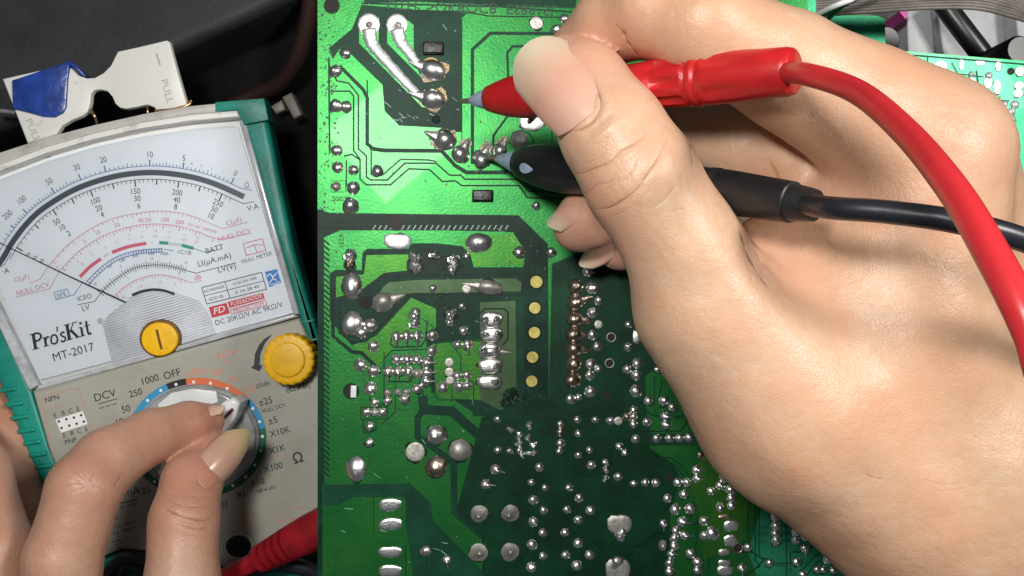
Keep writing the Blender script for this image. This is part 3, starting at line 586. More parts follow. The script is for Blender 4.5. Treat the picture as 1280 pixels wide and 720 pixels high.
# right of the tinned pads
paint(B, [(577, 23), (584, 16), (560, 16), (560, 165), (577, 165)])
trace(B, [(590.5, 205), (590.5, 62), (613, 41.5), (700, 42), (760, 42)], 4.2)
paint(C, [(593.5, 64), (614, 44), (760, 44), (760, 140), (640, 150), (617, 170), (616, 205), (593.5, 205)])
trace(B, [(636, 120), (634, 66), (641, 58), (680, 57)], 3.2)
trace(B, [(650, 130), (634, 146), (617, 169), (615.5, 196)], 3.0)
trace(B, [(636, 180), (641, 166), (650, 163), (661, 166), (668, 178)], 1.6)
trace(B, [(577.4, 24), (577.4, 190)], 1.0)
trace(B, [(640, 100), (690, 110), (690, 200)], 1.6)
# isolation groove
paint(K, [(402, 272), (404, 264), (412, 266), (560, 268), (648, 269), (685, 305), (686, 520), (654, 520), (654, 310), (641, 290), (560, 288), (425, 288), (398, 300), (398, 268)])
paint(K, [(397, 262), (405, 262), (405, 606), (397, 606)]); paint(K, [(397, 600), (403, 600), (403, 760), (397, 760)])
for k in range(24): trace('silk_grey', [(466 + k * 7.2, 287), (469.5 + k * 7.2, 281.5)], 1.3)
for k in range(43): trace(K, [(405, 300 + k * 6.9), (411.5, 306 + k * 6.9)], 2.2)
# middle block
paint(B, [(412, 400), (412, 342), (420, 337), (452, 338), (453, 316), (459, 311), (510, 311), (515, 304), (545, 304), (582, 308), (588, 318), (592, 334), (655, 334), (655, 520), (590, 520), (540, 500), (530, 400), (470, 420), (440, 432)])
paint(O, [(458, 319), (511, 318), (512, 338), (480, 341), (452, 362), (420, 372), (420, 346), (455, 343)])
paint(O, [(570, 300), (600, 293), (641, 293), (656, 312), (655, 331), (594, 332), (588, 318)])
paint(G, [(486, 353), (520, 350), (645, 348), (652, 354), (652, 364), (506, 367), (486, 386), (464, 384), (478, 360)])
paint(G, [(600, 378), (644, 376), (646, 520), (640, 520), (600, 500)])
paint(O, [(514, 372), (545, 386), (545, 412), (500, 424), (470, 462), (440, 432), (470, 420)])
paint(C, [(416, 440), (448, 441), (470, 460), (476, 470), (476, 520), (527, 520), (527, 505), (530, 490), (556, 492), (590, 515), (600, 560), (416, 560)])
paint(O, [(540, 430), (600, 424), (600, 500), (556, 498), (545, 490)])
trace(K, [(425, 380), (427, 376), (448, 374), (476, 346), (490, 342), (520, 345), (654, 342)], 4.0)
trace(K, [(506, 369), (520, 367.5), (652, 369), (654, 350)], 3.0); trace(K, [(417, 345), (416, 420), (440, 440), (452, 441), (474, 462)], 4.5)
trace(K, [(424, 382), (424, 415), (440, 428), (458, 426), (475, 408), (500, 380), (512, 370)], 3.2)
trace(K, [(590, 400), (600, 392), (606, 386), (630, 386), (635, 390), (635, 424), (628, 432)], 2.0)
trace(K, [(490, 420), (488, 430), (493, 434), (526, 433), (532, 424), (534, 404), (528, 398), (549, 415), (549, 425), (600, 426)], 1.6)
trace(K, [(480, 448), (490, 438), (545, 436), (545, 428)], 1.3); trace(K, [(486, 470), (486, 477), (512, 477), (516, 470), (530, 470)], 1.6)
trace(K, [(489, 455), (526, 455), (527, 480), (530, 500)], 1.1); trace(K, [(480, 440), (480, 505), (470, 508), (462, 500), (462, 495)], 1.3)
trace(K, [(560, 425), (576, 445), (576, 470), (592, 478), (592, 500), (548, 500), (541, 490), (541, 445)], 1.2); trace(K, [(565, 445), (565, 500)], 1.0)
trace(K, [(451, 509), (484, 509), (484, 524), (451, 524), (451, 509)], 1.1); trace(K, [(494, 470), (494, 515), (478, 530)], .9)
trace(K, [(454, 525), (454, 540), (461, 542), (470, 538), (470, 526)], 1.2); trace(K, [(462, 470), (462, 500)], .8)
# lower block
trace(B, [(528, 495), (530, 512), (565, 514), (578, 526), (600, 545), (640, 560)], 12)
trace(B, [(530, 512), (522, 522), (522, 546), (556, 570), (567, 580), (568, 640), (610, 676), (700, 700)], 8)
paint(B, [(405, 606), (512, 604), (538, 628), (541, 650), (602, 714), (602, 745), (520, 745), (507, 650), (507, 622), (442, 621), (420, 632), (405, 632)])
paint(C, [(420, 634), (442, 622), (504, 621), (507, 626), (507, 662), (500, 667), (470, 667), (453, 682), (452, 745), (420, 745)])
paint(C, [(468, 680), (507, 680), (507, 745), (466, 745)])
trace(K, [(467, 622), (467, 667)], 1.0); trace(K, [(507, 680), (507, 745)], 1.0); trace(K, [(533, 697), (533, 720)], .8)
# dense signal area without copper pour, shade painted into its dark colour
paint('mask_shaded', [(602, 522), (655, 500), (686, 500), (690, 330), (760, 300), (850, 440), (806, 470), (806, 498), (812, 540), (812, 560), (842, 580), (850, 600), (838, 640), (834, 745), (610, 745), (602, 714), (610, 676), (570, 640)])
for L, w in [([(700, 330), (700, 500)], 1.0), ([(806, 470), (806, 512), (818, 520), (870, 520)], 1.2), ([(818, 470), (818, 515), (824, 522), (850, 522)], 1.0), ([(828, 475), (824, 495), (826, 510)], 1.2), ([(800, 539), (850, 539), (858, 530), (858, 500)], 1.4), ([(812, 540), (812, 556), (870, 556), (880, 545)], 1.4),
             ([(800, 572), (838, 572), (850, 580), (862, 596)], 1.2), ([(800, 577), (836, 577), (846, 584), (858, 600)], 1.2), ([(800, 582), (834, 582), (842, 590)], 1.2), ([(876, 588), (910, 588)], .9), ([(875, 598), (890, 598), (896, 590), (896, 570)], .9), ([(872, 610), (872, 660), (868, 700)], .9), ([(887, 622), (887, 640), (904, 655), (904, 690)], .9),
             ([(858, 604), (868, 618), (868, 640), (860, 655), (880, 655)], .9), ([(888, 640), (900, 652), (904, 668), (886, 686), (886, 715)], 1.2), ([(938, 616), (935, 640), (935, 676)], .9), ([(944, 630), (944, 700), (950, 708), (943, 712)], 1.2), ([(949, 628), (949, 697), (965, 699)], 1.0), ([(952, 616), (944, 630)], 1.0), ([(958, 618), (949, 630)], 1.0), ([(966, 704), (990, 704)], .9),
             ([(970, 657), (995, 657)], .9), ([(970, 667), (995, 667)], .9), ([(970, 676), (995, 676), (1020, 676)], .9), ([(983, 640), (983, 720)], 1.0), ([(988, 690), (1006, 690), (1020, 680), (1035, 680)], 1.2), ([(1000, 715), (1018, 696), (1030, 690), (1045, 690)], 1.2), ([(1008, 720), (1022, 702), (1048, 700)], 1.2), ([(988, 690), (988, 714)], 1.0), ([(930, 676), (925, 690), (940, 690), (955, 700), (943, 712), (930, 720)], 1.4),
             ([(925, 596), (925, 640), (920, 690)], .9), ([(870, 560), (910, 560), (915, 575)], .9), ([(880, 550), (895, 570), (920, 575)], .9)]: trace(K, L, w)
paint(B, [(808, 542), (866, 542), (874, 552), (868, 556), (812, 556)]); paint(O, [(880, 560), (898, 580), (938, 616), (930, 676), (905, 690), (880, 700), (872, 640), (862, 604)])
rr_ = random.Random(11)
for k in range(26):
    x, y = rr_.uniform(610, 800), rr_.uniform(500, 715); P_ = [(x, y)]; dr = rr_.choice((0, 45, 90, 135))
    for q in range(rr_.randint(2, 4)):
        l = rr_.uniform(10, 38); P_.append((P_[-1][0] + l * math.cos(math.radians(dr)), P_[-1][1] + l * math.sin(math.radians(dr)))); dr += rr_.choice((-45, 45))
    P_ = [(min(832, max(604, a)), min(740, max(505, b))) for a, b in P_]
    if len({(round(a, 1), round(b, 1)) for a, b in P_}) == len(P_): trace(rr_.choice((B, 'mask_black', 'mask_black')), P_, rr_.choice((1.0, 1.4, 2.5)))
for k in range(46):      # fine scratches in the lacquer
    x, y = rr_.gauss(505, 30), rr_.gauss(152, 26)
    if k > 26: x, y = rr_.uniform(410, 690), rr_.uniform(20, 700)
    a = math.radians(rr_.gauss(25, 20)); l = rr_.uniform(3, 11)
    trace('dust', [(x, y), (x + l * .5 * math.cos(a), y + l * .5 * math.sin(a) + rr_.uniform(-.6, .6)), (x + l * math.cos(a), y + l * math.sin(a))], rr_.uniform(.35, .7))
# right board end
for L, w in [([(1160, 70), (1160, 88), (1166, 96)], 1.0), ([(1190, 78), (1198, 92), (1230, 96)], 1.0), ([(1221, 88), (1224, 110), (1240, 124), (1262, 126)], 1.2), ([(1108, 66), (1330, 84)], 1.5), ([(1250, 120), (1252, 140), (1262, 150)], 1.0), ([(1133, 66), (1133, 90)], .8), ([(1262, 180), (1275, 182)], 1.0), ([(1258, 230), (1280, 228)], 1.0), ([(1258, 240), (1280, 238)], 1.0), ([(1200, 95), (1206, 112), (1222, 118)], 1.0)]: trace(K, L, w)
J = JD()
text('UTH  >OKBOCB  ES881SL', 590, 9, 13, 'ink_silk', ang=-2, z=.00022, mir=True, sx=1.05)
for s, x, y, h, a in [('R531', 427, 301, 6, -90), ('20I02', 424, 248, 6, 0), ('C615', 500, 511, 5, 0), ('R510', 455, 470, 5, -90), ('C610', 462, 575, 4.5, -90), ('U610', 488, 530, 4.5, 0), ('D520', 953, 659, 4.5, 0), ('D522', 953, 667, 4.5, 0), ('D521', 953, 677, 4.5, 0), ('R017', 978, 706, 5, 0), ('R025', 962, 632, 5, 80), ('C003', 880, 578, 4.5, 0), ('2101', 1170, 95, 4.5, 0)]:
    text(s, x, y, h, 'ink_silk', ang=a, z=.00022, mir=True)
flush_text(J); J['ink_silk'].build('silkscreen_print', 'ink_silk', board)['kind'] = 'stuff'
for k, j in PJ.items():
    j.build(PNAME[k], k, board)['kind'] = 'stuff'

# ---- solder joints: shared meshes, one object each
def joint_mesh(kind, seed):
    r = np.random.default_rng(seed); V = []; F = []; seg = 14; prof = {'d': [(1.06, 0), (.97, .16), (.80, .42), (.52, .70), (.22, .83)], 'c': [(1.06, 0), (.94, .14), (.66, .42), (.36, .85), (.20, 1.25)],
            'p': [(1.0, 0), (.98, .14), (.86, .30), (.60, .38), (.25, .40)], 'x': [(1.05, 0), (1.0, .25), (.80, .55), (.5, .75), (.22, .8)], 'f': [(1, 0), (.97, .08), (.8, .12), (.5, .13), (.2, .13)]}[kind if kind in 'dcpxf' else 'd']
    amp = {'d': .05, 'c': .07, 'p': .08, 'x': .30, 'f': .02}.get(kind, .05); ph = r.uniform(0, 6.28, 6); off = r.uniform(-.16, .16, 2)
    for j, (rr, z) in enumerate(prof):
        for k in range(seg):
            a = 2 * math.pi * k / seg; q = 1 + amp * (math.sin(2 * a + ph[0]) * .6 + math.sin(3 * a + ph[1]) * .5 + math.sin(5 * a + ph[2] + j) * .35) + r.uniform(-amp, amp) * .35
            cx, sy = math.cos(a), math.sin(a)
            if kind == 'p': e = 3.2; n = (abs(cx) ** e + abs(sy) ** e) ** (-1 / e); cx, sy = cx * n, sy * n
            t = z / 1.0
            V.append((rr * q * cx + off[0] * t, rr * q * sy + off[1] * t, z * (1 + (r.uniform(-.3, .3) if kind == 'x' else 0))))
    n = len(prof)
    for j in range(n - 1):
        for k in range(seg): k2 = (k + 1) % seg; F.append((j * seg + k, j * seg + k2, (j + 1) * seg + k2, (j + 1) * seg + k))
    top = len(V); V.append((off[0], off[1], prof[-1][1] * (1.03 if kind != 'c' else 1.2)))
    for k in range(seg): F.append(((n - 1) * seg + k, (n - 1) * seg + (k + 1) % seg, top))
    if kind == 'd' and seed % 2 == 0:      # cut wire end standing in the dome
        v, f = tube_data([(off[0], off[1], .5), (off[0], off[1], 1.0), (off[0] + .02, off[1], 1.12)], [.26, .25, .20], 8); b = len(V); V += [tuple(p) for p in v]; F += [tuple(i + b for i in q) for q in f]
    if kind == 'l':                        # bent-over lead along +x
        v, f = tube_data([(-.1, 0, .5), (.2, 0, .85), (.7, 0, .75), (1.9, 0.03, .42)], [.20, .22, .20, .16], 8); b = len(V); V += [tuple(p) for p in v]; F += [tuple(i + b for i in q) for q in f]
    if kind == 't':                        # tear-drop tail along +x
        v, f = tube_data([(-.2, 0, .1), (.5, 0, .12), (1.2, 0, .10), (1.9, 0, .06), (2.15, 0, .02)], [.8, .72, .45, .2, .05], 10); b = len(V); V += [(p[0], p[1], max(0, p[2]) * .55) for p in v]; F += [tuple(i + b for i in q) for q in f]
    me = bpy.data.meshes.new('solder_joint'); me.from_pydata(V, [], F); me.update(); me.shade_smooth(); me.set_sharp_from_angle(angle=math.radians(60)); return me
_jm = {}
def joint(px, py, rx, ry=None, kind='d', rot=0.0, m='solder', h=None, halo=None, name='solder_joint'):
    if m == 'tinned': m = 'tinned_pad'
    ry = ry or rx; v = random.randrange(4); key = (kind, v, m)
    if key not in _jm: me = joint_mesh(kind, v + 10); me.materials.append(MATS[m]); _jm[key] = me
    ob = bpy.data.objects.new(name, _jm[key]); COL.objects.link(ob); ob.parent = board
    c = W(px, py, .00012); ob.location = c - board.location
    ob.scale = (rx * 1.12 * PX, ry * 1.12 * PX, (h if h else {'p': 7, 'f': 6, 'x': 5.5}.get(kind, min(rx, ry) * .85)) * PX); ob.rotation_euler = (0, 0, math.radians(rot))
    if halo: HALO.append((px, py, rx * halo, ry * halo, rot))
    return ob
HALO = []; AMB = []
# A list of places read off the photograph: x, y, r
for x, y, r in [(431.6, 66, 5.5), (419, 88.5, 6), (419.3, 132, 6.5), (432, 133, 6), (421, 188, 6), (422, 209, 6), (441.7, 212.6, 5.5), (471.8, 213.6, 6), (441.7, 235, 7), (437.8, 257, 8), (670, 257, 4), (704.7, 23, 5), (695.4, 37, 5.5), (540.8, 361, 4.5), (583, 320, 4), (649, 315, 6), (689, 315.4, 5), (578, 382.5, 4), (463, 406.5, 7.5), (467, 433, 6.5), (450.4, 456, 7), (467, 463.5, 6.5), (462.7, 485.6, 7.5), (540.8, 419, 6), (539.9, 438.6, 6), (495.7, 449.3, 5.5), (508.4, 449.3, 5.5), (520.4, 449.3, 5.5), (553, 484.3, 6), (521.4, 486, 5.5), (505.8, 499, 6), (468, 503, 5), (458, 515.4, 5), (477.6, 515.4, 5),
                (579, 413, 5), (572.2, 430.8, 5), (571.3, 469.7, 5), (584, 468.7, 5), (574, 483, 6), (584, 482, 5), (553.8, 483, 5.5), (621.8, 524, 4), (462, 533, 5), (461.5, 553, 5), (532, 689, 6), (622, 562.5, 4), (700.4, 530, 4), (701, 554, 5), (699.4, 564, 4), (721.7, 524.7, 4), (744, 524.7, 4), (722.7, 542, 4), (722.7, 569, 4), (737, 562.5, 4), (739, 581.4, 5), (763, 526, 4.5), (792, 512.6, 4.5), (792, 521, 4.5), (792, 530, 4.5), (808.7, 527.4, 5), (794.6, 548.7, 5), (821, 548, 5), (774, 558, 4.5), (781, 566, 4), (772.6, 596, 5), (792, 604.4, 4), (806.6, 603, 4.5), (819.7, 603.7, 5),
                (674.3, 584, 5), (664, 603, 4), (681.5, 609.6, 4), (711.4, 609.6, 4.5), (666.7, 625, 5.5), (724, 622.6, 5), (679.8, 638, 4.5), (708.6, 637, 4.5), (738, 638, 5.5), (666.7, 652.5, 5.5), (722.7, 650, 5), (678.7, 666, 5), (706, 665.6, 5), (665, 681, 6), (722.7, 679, 5.5), (678.7, 695, 4.5), (707, 693.8, 5), (737, 693.8, 5.5), (664, 709.6, 6), (721, 707, 6),
                (737, 325, 5), (734.7, 339.4, 6), (740.5, 360, 7), (748.3, 376, 5), (740.5, 391, 6), (740.5, 419, 5.5), (746.8, 432.8, 5), (738.6, 455, 6), (786, 405.5, 4.5), (785, 433.7, 5), (796.5, 454, 6), (713.3, 498.6, 5.5), (723, 496.7, 4), (737.6, 490, 6.5), (737.6, 469, 5.5), (748, 460.7, 4), (784, 461.7, 5), (795.6, 469, 6), (795, 489, 7), (810.5, 501, 5), (829.6, 501, 5.5), (840.7, 509, 5), (836.8, 547.8, 5), (822, 461.7, 4), (849, 547.7, 5), (861, 547, 5),
                (907, 586.5, 5.5), (905, 597, 5.5), (920.5, 596.7, 5.5), (847, 603, 5), (858.6, 603, 5), (914, 612, 6), (888.7, 614, 5), (938, 611, 5), (854.6, 618, 5), (844, 636.8, 6), (862.4, 636.4, 6), (880, 651.4, 5.5), (914, 622.4, 5), (914, 632, 5), (880.8, 669.4, 5), (890.5, 666.5, 8), (934.7, 684.4, 5), (863.3, 692, 5.5), (872, 703, 5.5), (872, 713, 5), (968.3, 646.7, 5), (979, 644, 5), (970, 657, 5.5), (970, 666.5, 5.5), (970, 676, 5.5), (994.6, 656, 5), (994.6, 665.6, 5), (994.6, 675, 5), (1008, 670, 6), (1008, 662.6, 4), (996, 702, 5), (962, 704, 4.5), (1034.4, 699.6, 5), (1022, 712, 4.5), (1029.6, 712, 4.5), (1042, 713, 4.5), (1004, 718, 4.5), (845, 663.6, 5), (843, 673, 5), (843, 683, 5), (834, 622.8, 5), (837, 704, 5), (837, 714.5, 5)]:
    joint(x, y, r * 1.02, kind='d', rot=random.uniform(0, 360), m='solder' if x < 600 or random.random() < .6 else 'solder_bright', halo=1.28)
for x, y, r in [(638, 536.7, 4), (648.5, 543.6, 4.5), (661.6, 531.6, 4.5), (660, 547, 4), (648.5, 554, 4), (666.7, 555.6, 4.5), (637.5, 564, 4), (649.5, 563, 4), (653, 570, 3), (757, 578, 4.2), (757, 587, 4), (757, 598, 4), (785, 433.7, 4)]:
    joint(x, y, r, kind='x', rot=random.uniform(0, 360), m='solder_bright', halo=1.4)
joint(664, 566, 7, 3.6, 'x', 8, 'solder_bright')
# dull or brown ones
for x, y, r, m in [(420.3, 233, 5, 'solder_dull'), (521.4, 466.8, 5, 'solder_dull'), (468, 515.4, 4.4, 'solder_dull'), (484.5, 491, 4, 'solder_dull'), (497, 490, 4, 'solder_dull'), (508.4, 490, 4, 'solder_dull'), (484.5, 501, 4.5, 'solder'), (561.6, 453, 5.5, 'solder_dull'), (561.6, 465, 5.5, 'solder_dull'), (562.5, 475.5, 5, 'solder_dull'), (519, 565, 11, 'solder_dull'), (700.4, 540, 5, 'solder_brown'), (773, 526, 5, 'solder_dull'), (783.6, 521, 5, 'solder_brown'), (748, 405.5, 5, 'solder_dull'), (875.7, 568.5, 4.5, 'solder_brown'), (670.5, 28.8, 7.6, 'solder_dull'), (583.3, 361, 5.5, 'solder_dull')]:
    joint(x, y, r, kind='f' if r > 7 or m == 'solder_dull' and x > 560 else 'd', m=m, rot=random.uniform(0, 360), halo=1.2)
# bent leads: x, y, r, direction
for x, y, r, a in [(495.7, 421, 6, -90), (508.4, 420, 6, -90), (521.4, 420, 6, -90), (485.4, 464, 5.5, -92), (497.7, 464, 5.5, -88), (510.3, 463.5, 5.5, -88), (533, 453.2, 6, 0), (533, 465.4, 6, 0), (532, 476.5, 6, 0), (585, 430.8, 6, -85), (619.6, 587, 6, -18), (607.3, 605.5, 6, -5), (558.4, 700, 5, -80), (831.5, 520.4, 5, -8), (832, 530.7, 5, -4), (870.7, 587, 5.5, -4), (871, 598, 5, -5), (852.6, 652, 5.5, -8), (855.6, 669.4, 5, 0), (927.5, 710, 5, -90), (829, 654, 4.5, -88), (838.7, 692.8, 4.5, 0), (1006, 686, 5, -88), (900.4, 606.4, 5.5, -50), (734.7, 341, 4, 0), (902, 577, 5, -70)]:
    joint(x, y, r, kind='l', rot=a, m='solder_bright' if x > 800 else 'solder', halo=1.2)
# tall pointed domes
for x, y, r in [(599, 642, 9.5), (638, 641.5, 9.5), (598, 690.7, 10), (637.5, 690, 10)]: joint(x, y, r, kind='c', rot=random.uniform(-60, 10), m='solder_dull', h=7, halo=1.15)
for x, y, r, m in [(545.4, 543.6, 11, 'solder'), (575, 562.5, 12, 'solder_dull'), (544.7, 584, 12, 'solder_brown'), (648.8, 175.7, 10, 'solder_dull'), (719.5, 359, 9, 'solder_brown'), (717, 455, 9, 'solder_brown'), (716, 475, 9, 'solder_brown')]: joint(x, y, r, kind='d', m=m, rot=random.uniform(0, 360), halo=1.25, h=8)
# ovals: x, y, w, h
for x, y, w, h, m in [(439.7, 357, 21, 30, 'solder'), (598.5, 303.7, 29, 21, 'solder'), (445, 586.5, 21, 29, 'solder'), (439.7, 404.6, 24, 27, 'solder'), (451.4, 415, 16, 16, 'solder'), (899.3, 633.5, 10, 12, 'solder'), (828, 681.5, 9, 12, 'solder_dull')]: joint(x, y, w / 2, h / 2, 'd', 0, m, h=8, halo=1.15)
for x, y, w, h, m in [(614, 399.7, 25, 18, 'solder'), (614, 418, 25, 17, 'solder'), (613, 438, 25, 17, 'solder'), (612.7, 457, 28, 17, 'solder'), (612, 477.5, 27, 17, 'solder'), (496.7, 301.4, 29, 18, 'tinned'), (487.3, 631, 25, 14, 'solder_bright'), (488, 655, 25, 14, 'solder_bright'), (487.3, 689.7, 25, 13, 'solder'), (487.3, 713.7, 25, 14, 'solder'), (914, 657, 18, 12, 'solder_bright'), (913, 675, 16, 13, 'solder_bright'), (905, 690, 14, 8, 'solder'), (905, 703.5, 15, 8, 'solder'), (906, 713, 17, 12, 'solder_bright'), (906, 645.7, 15, 6, 'solder_brown'), (796, 421, 10, 16, 'solder_bright'),
                      (774, 655, 26, 22, 'solder_dull'), (772, 712, 26, 26, 'solder_dull')]: joint(x, y, w / 2, h / 2, 'p', random.uniform(-3, 3), m, h=9 if w > 24 and x > 600 and x < 620 else 5, halo=1.14)
joint(776, 668, 7, kind='x', m='solder_bright'); joint(771, 703, 7, kind='x', m='solder')
for x, y in [(607, 400), (620, 399), (607, 419), (621, 418), (606, 438), (619, 437), (620, 457), (619, 477)]: joint(x, y, 4.5, kind='x', m='solder', h=11)
# ragged bright blobs
for x, y, w, h in [(437.2, 319, 13, 15), (437.5, 331, 11, 10), (519.4, 322, 13, 15), (520, 334, 14, 15), (566.4, 323, 13, 13), (566, 336, 12, 13), (542.8, 319, 11, 11), (563.5, 392, 13, 12), (562.5, 401, 11, 12), (518.5, 393, 14, 13), (518, 405, 12, 12)]: joint(x, y, w / 2, h / 2, 'x', random.uniform(-20, 20), 'solder_bright' if y != 331 else 'solder_brown', h=6, halo=1.5)
# tear drops
for x, y, rx, ry, a, m in [(555.4, 174.7, 11.5, 11, 158, 'solder'), (575.9, 193, 9.5, 10, 62, 'solder'), (602, 199, 9.5, 10, 62, 'solder'), (624.5, 188, 8, 8, 66, 'solder'), (479, 377.6, 12, 10.5, 18, 'solder_dull'), (612, 359, 14, 8, 172, 'solder_dull'), (614, 438.5, 10.5, 7, -6, 'solder'), (719, 378, 9.5, 9, 18, 'solder_brown'), (718, 398.7, 9.5, 9, -10, 'solder_brown'), (718, 418, 9.5, 9, -6, 'solder_brown'), (717, 436.6, 9.5, 9, -4, 'solder_brown')]:
    joint(x, y, rx, ry, 't', a, m, h=min(rx, ry) * .9, halo=1.25)
for x, y, a in [(581, 182, 62), (607, 186, 62), (627, 180, 66), (562, 170, 0), (548, 178, 20), (666, 152, 0)]: AMB.append((x, y, 10, 7, a))
# tinned pads with a solder run down to their joint
def run(px_, w0, w1):
    P = catmull([W(x, y, .0001) for x, y in px_], 5); n = len(P); V, F = tube_data(P, [(w0 + (w1 - w0) * i / (n - 1)) * PX / 2 * (1 + .10 * math.sin(i * 2.3)) for i in range(n)], 12)
    V = [Vector((v.x, v.y, .0001 + max(-.00005, v.z - .0001) * .45)) for v in V]; return mesh('solder_run', V, F, 'tinned', board, True)
run([(461, 36), (464, 52), (472, 64), (498, 93), (518, 114), (528, 120)], 18, 9); run([(496, 36), (501, 52), (510, 64), (522, 80), (530, 86)], 18, 8)
joint(461, 31, 12.5, 13, 'f', 0, 'tinned', h=7); joint(496, 31, 12, 12.5, 'f', 0, 'tinned', h=7)
joint(461.5, 31, 4, kind='d', m='solder_dull', h=6); joint(497, 32, 4.5, kind='x', m='solder_dull', h=5)
joint(541, 123.5, 14, 11, 't', 165, 'solder', h=9, halo=1.2); joint(541, 87.5, 14, 11.5, 't', 160, 'solder', h=9, halo=1.2)
AMB += [(541, 123.5, 18, 14, 0), (541, 87.5, 19, 15, 0)]
joint(665, 152, 13, 10, 'p', 4, 'tinned', h=4, halo=1.2); joint(664, 149, 5, kind='x', m='flux', h=5)
# overexposed end of the board beyond the hand
for x, y, w, h in [(1146.4, 83.3, 16, 16), (1175.5, 82.8, 16, 14), (1202, 80.5, 6, 14), (1225.5, 78, 12, 8), (1248, 82, 7, 14), (1214.4, 93, 7, 7), (1214.4, 103, 12, 12), (1190, 98.6, 12, 20), (1201, 104, 9, 16), (1236, 94.4, 8, 8), (1235, 103, 10, 13), (1246.4, 108, 9, 17), (1275, 89, 11, 12), (1274, 107, 12, 10), (1273, 116.7, 12, 10), (1231.7, 118, 7, 7), (1231, 128, 8, 8), (1255.5, 130, 8, 8), (1268.6, 130.5, 9, 9), (1264.4, 140, 9, 9), (1264, 150, 10, 10), (1253, 151, 8, 11), (1263, 159, 9, 8), (1266, 168.6, 9, 9), (1266, 188, 9, 9), (1266.7, 201.7, 12, 9), (1268, 210, 11, 9), (1270, 219, 10, 8), (1270, 253, 15, 14), (1272, 270, 13, 13), (1274, 300, 10, 10)]:
    joint(x, y, w / 2, h / 2, 'f' if max(w, h) > 10 else 'd', 0, 'tinned', h=4, halo=1.12)
# flux stains round the joints (amber and dark), flat irregular films
jh = Join(); ja = Join()
def stain(j, x, y, rx, ry, rot, i, rag):
    n = 18; z = .00014 + (i % 260) * 1.1e-7; V = []; a0 = math.radians(rot); ph = [random.uniform(0, 6.28) for _ in range(3)]
    for k in range(n):
        a = 2 * math.pi * k / n; q = 1 + rag * (math.sin(3 * a + ph[0]) + .7 * math.sin(5 * a + ph[1]) + .6 * random.uniform(-1, 1)); u, v = rx * q * math.cos(a), ry * q * math.sin(a)
        c = W(x + u * math.cos(a0) + v * math.sin(a0), y - u * math.sin(a0) + v * math.cos(a0), z); V.append(c)
    j.add(V[::-1] if False else V, [tuple(range(n))])
for i, (x, y, rx, ry, rot) in enumerate(HALO):
    if random.random() < (.55 if y < 480 else .8): stain(jh, x, y + .5, rx, ry, rot, i, .10)
for i, a in enumerate(AMB): stain(ja, *a, i + 200, .12)
for i, (x, y, r) in enumerate([(541, 328, 17), (520, 330, 13), (566, 330, 13), (439, 340, 8), (704, 372, 8), (706, 352, 6), (650, 550, 24), (762, 590, 14), (724, 465, 16), (795, 520, 12), (640, 498, 14)]): stain(jh, x, y, r, r * .9, 0, 400 + i, .16)
jh.build('flux_stain', 'flux_film', board)['kind'] = 'stuff'
ja.build('flux_stain', 'flux_amber', board)
# specks of pale dust
jd_ = Join()
for k in range(170): stain(jd_, random.uniform(402, 860), random.uniform(4, 716), random.uniform(.3, .9), random.uniform(.3, .7), random.uniform(0, 180), k + 40, .2)
jd_.build('dust_speck', 'dust', board)['kind'] = 'stuff'
# specks of dirt
js = Join()
for k in range(340):
    if k < 130: x, y = random.gauss(409, 7), random.uniform(5, 262)
    elif k < 200: x, y = random.gauss(710, 14), random.gauss(355, 22)
    elif k < 260: x, y = random.gauss(640, 16), random.gauss(500, 7)
    else: x, y = random.uniform(400, 860), random.uniform(5, 715)
    if x < 399: continue
    stain(js, x, y, random.uniform(.5, 2.0), random.uniform(.4, 1.4), random.uniform(0, 180), k, .25)
js.build('dirt_speck', 'ink_silk', board)['kind'] = 'stuff'
# holes
def hole(x, y, r, m='hole', rim=None):
    n = 24; z = .00022; V = [W(x + r * math.cos(2 * math.pi * k / n), y - r * math.sin(2 * math.pi * k / n), z) for k in range(n)]
    ho = mesh('drill_hole', V, [tuple(range(n))], m, board)
    if rim:
        A = [W(x + (r + .4) * math.cos(2 * math.pi * k / n), y - (r + .4) * math.sin(2 * math.pi * k / n), z) for k in range(n)]; V, F = tube_data(A + A[:1], .8 * PX, 6, False); mesh('hole_rim', V, F, rim, ho, True)
hole(414.5, 6.8, 9, rim='mask_grey'); hole(495.5, 280, 8.5, 'hole_brown'); hole(457.2, 378, 8.5); hole(439, 489, 9, rim='mask_bare'); hole(545, 149, 4, 'hole', 'mask_black'); hole(540, 338, 8, 'mask_black'); hole(552, 378, 8, 'mask_black', 'mask_grey'); hole(575, 563, 3); hole(764, 421.5, 5, 'hole', 'solder_dull'); hole(762, 454, 5, 'hole', 'solder_dull'); hole(758.4, 493.7, 5); hole(836, 596, 5); hole(922, 685, 5.5, 'hole', 'solder_brown'); hole(1146.4, 83.3, 4.2); hole(568, 341, 3); hole(1273, 107, 3); hole(1266, 188, 2.5); hole(1275, 89, 3); hole(1264, 89, 4.5)
for x, y, r in [(670.4, 352.3, 8), (668.5, 385, 7.5), (668, 415.7, 7.5), (665.6, 446.4, 7.5), (664.6, 476.5, 7.5)]: hole(x, y, r, 'hole_yellow', 'mask_black')
prism('jumper', pts([(438.5, 482), (445.5, 482), (445, 497), (438, 497)], .0006), 0, .0006, 'knob_white', board, .0001)
# small black chips
def chip(x, y, w, h):
    q = prism('chip_body', pts([(x - w / 2, y - h / 2), (x + w / 2, y - h / 2), (x + w / 2, y + h / 2), (x - w / 2, y + h / 2)], .0018), .0001, .0018, 'chip', board, .0004, 2)
chip(541, 59, 25, 15); chip(603, 244, 25, 14)
for x0, x1 in ((590, 596), (609, 616)): prism('chip_lead', pts([(x0, 239), (x1, 239), (x1, 252), (x0, 252)], .0008), .0001, .0008, 'chip', board, .0002)

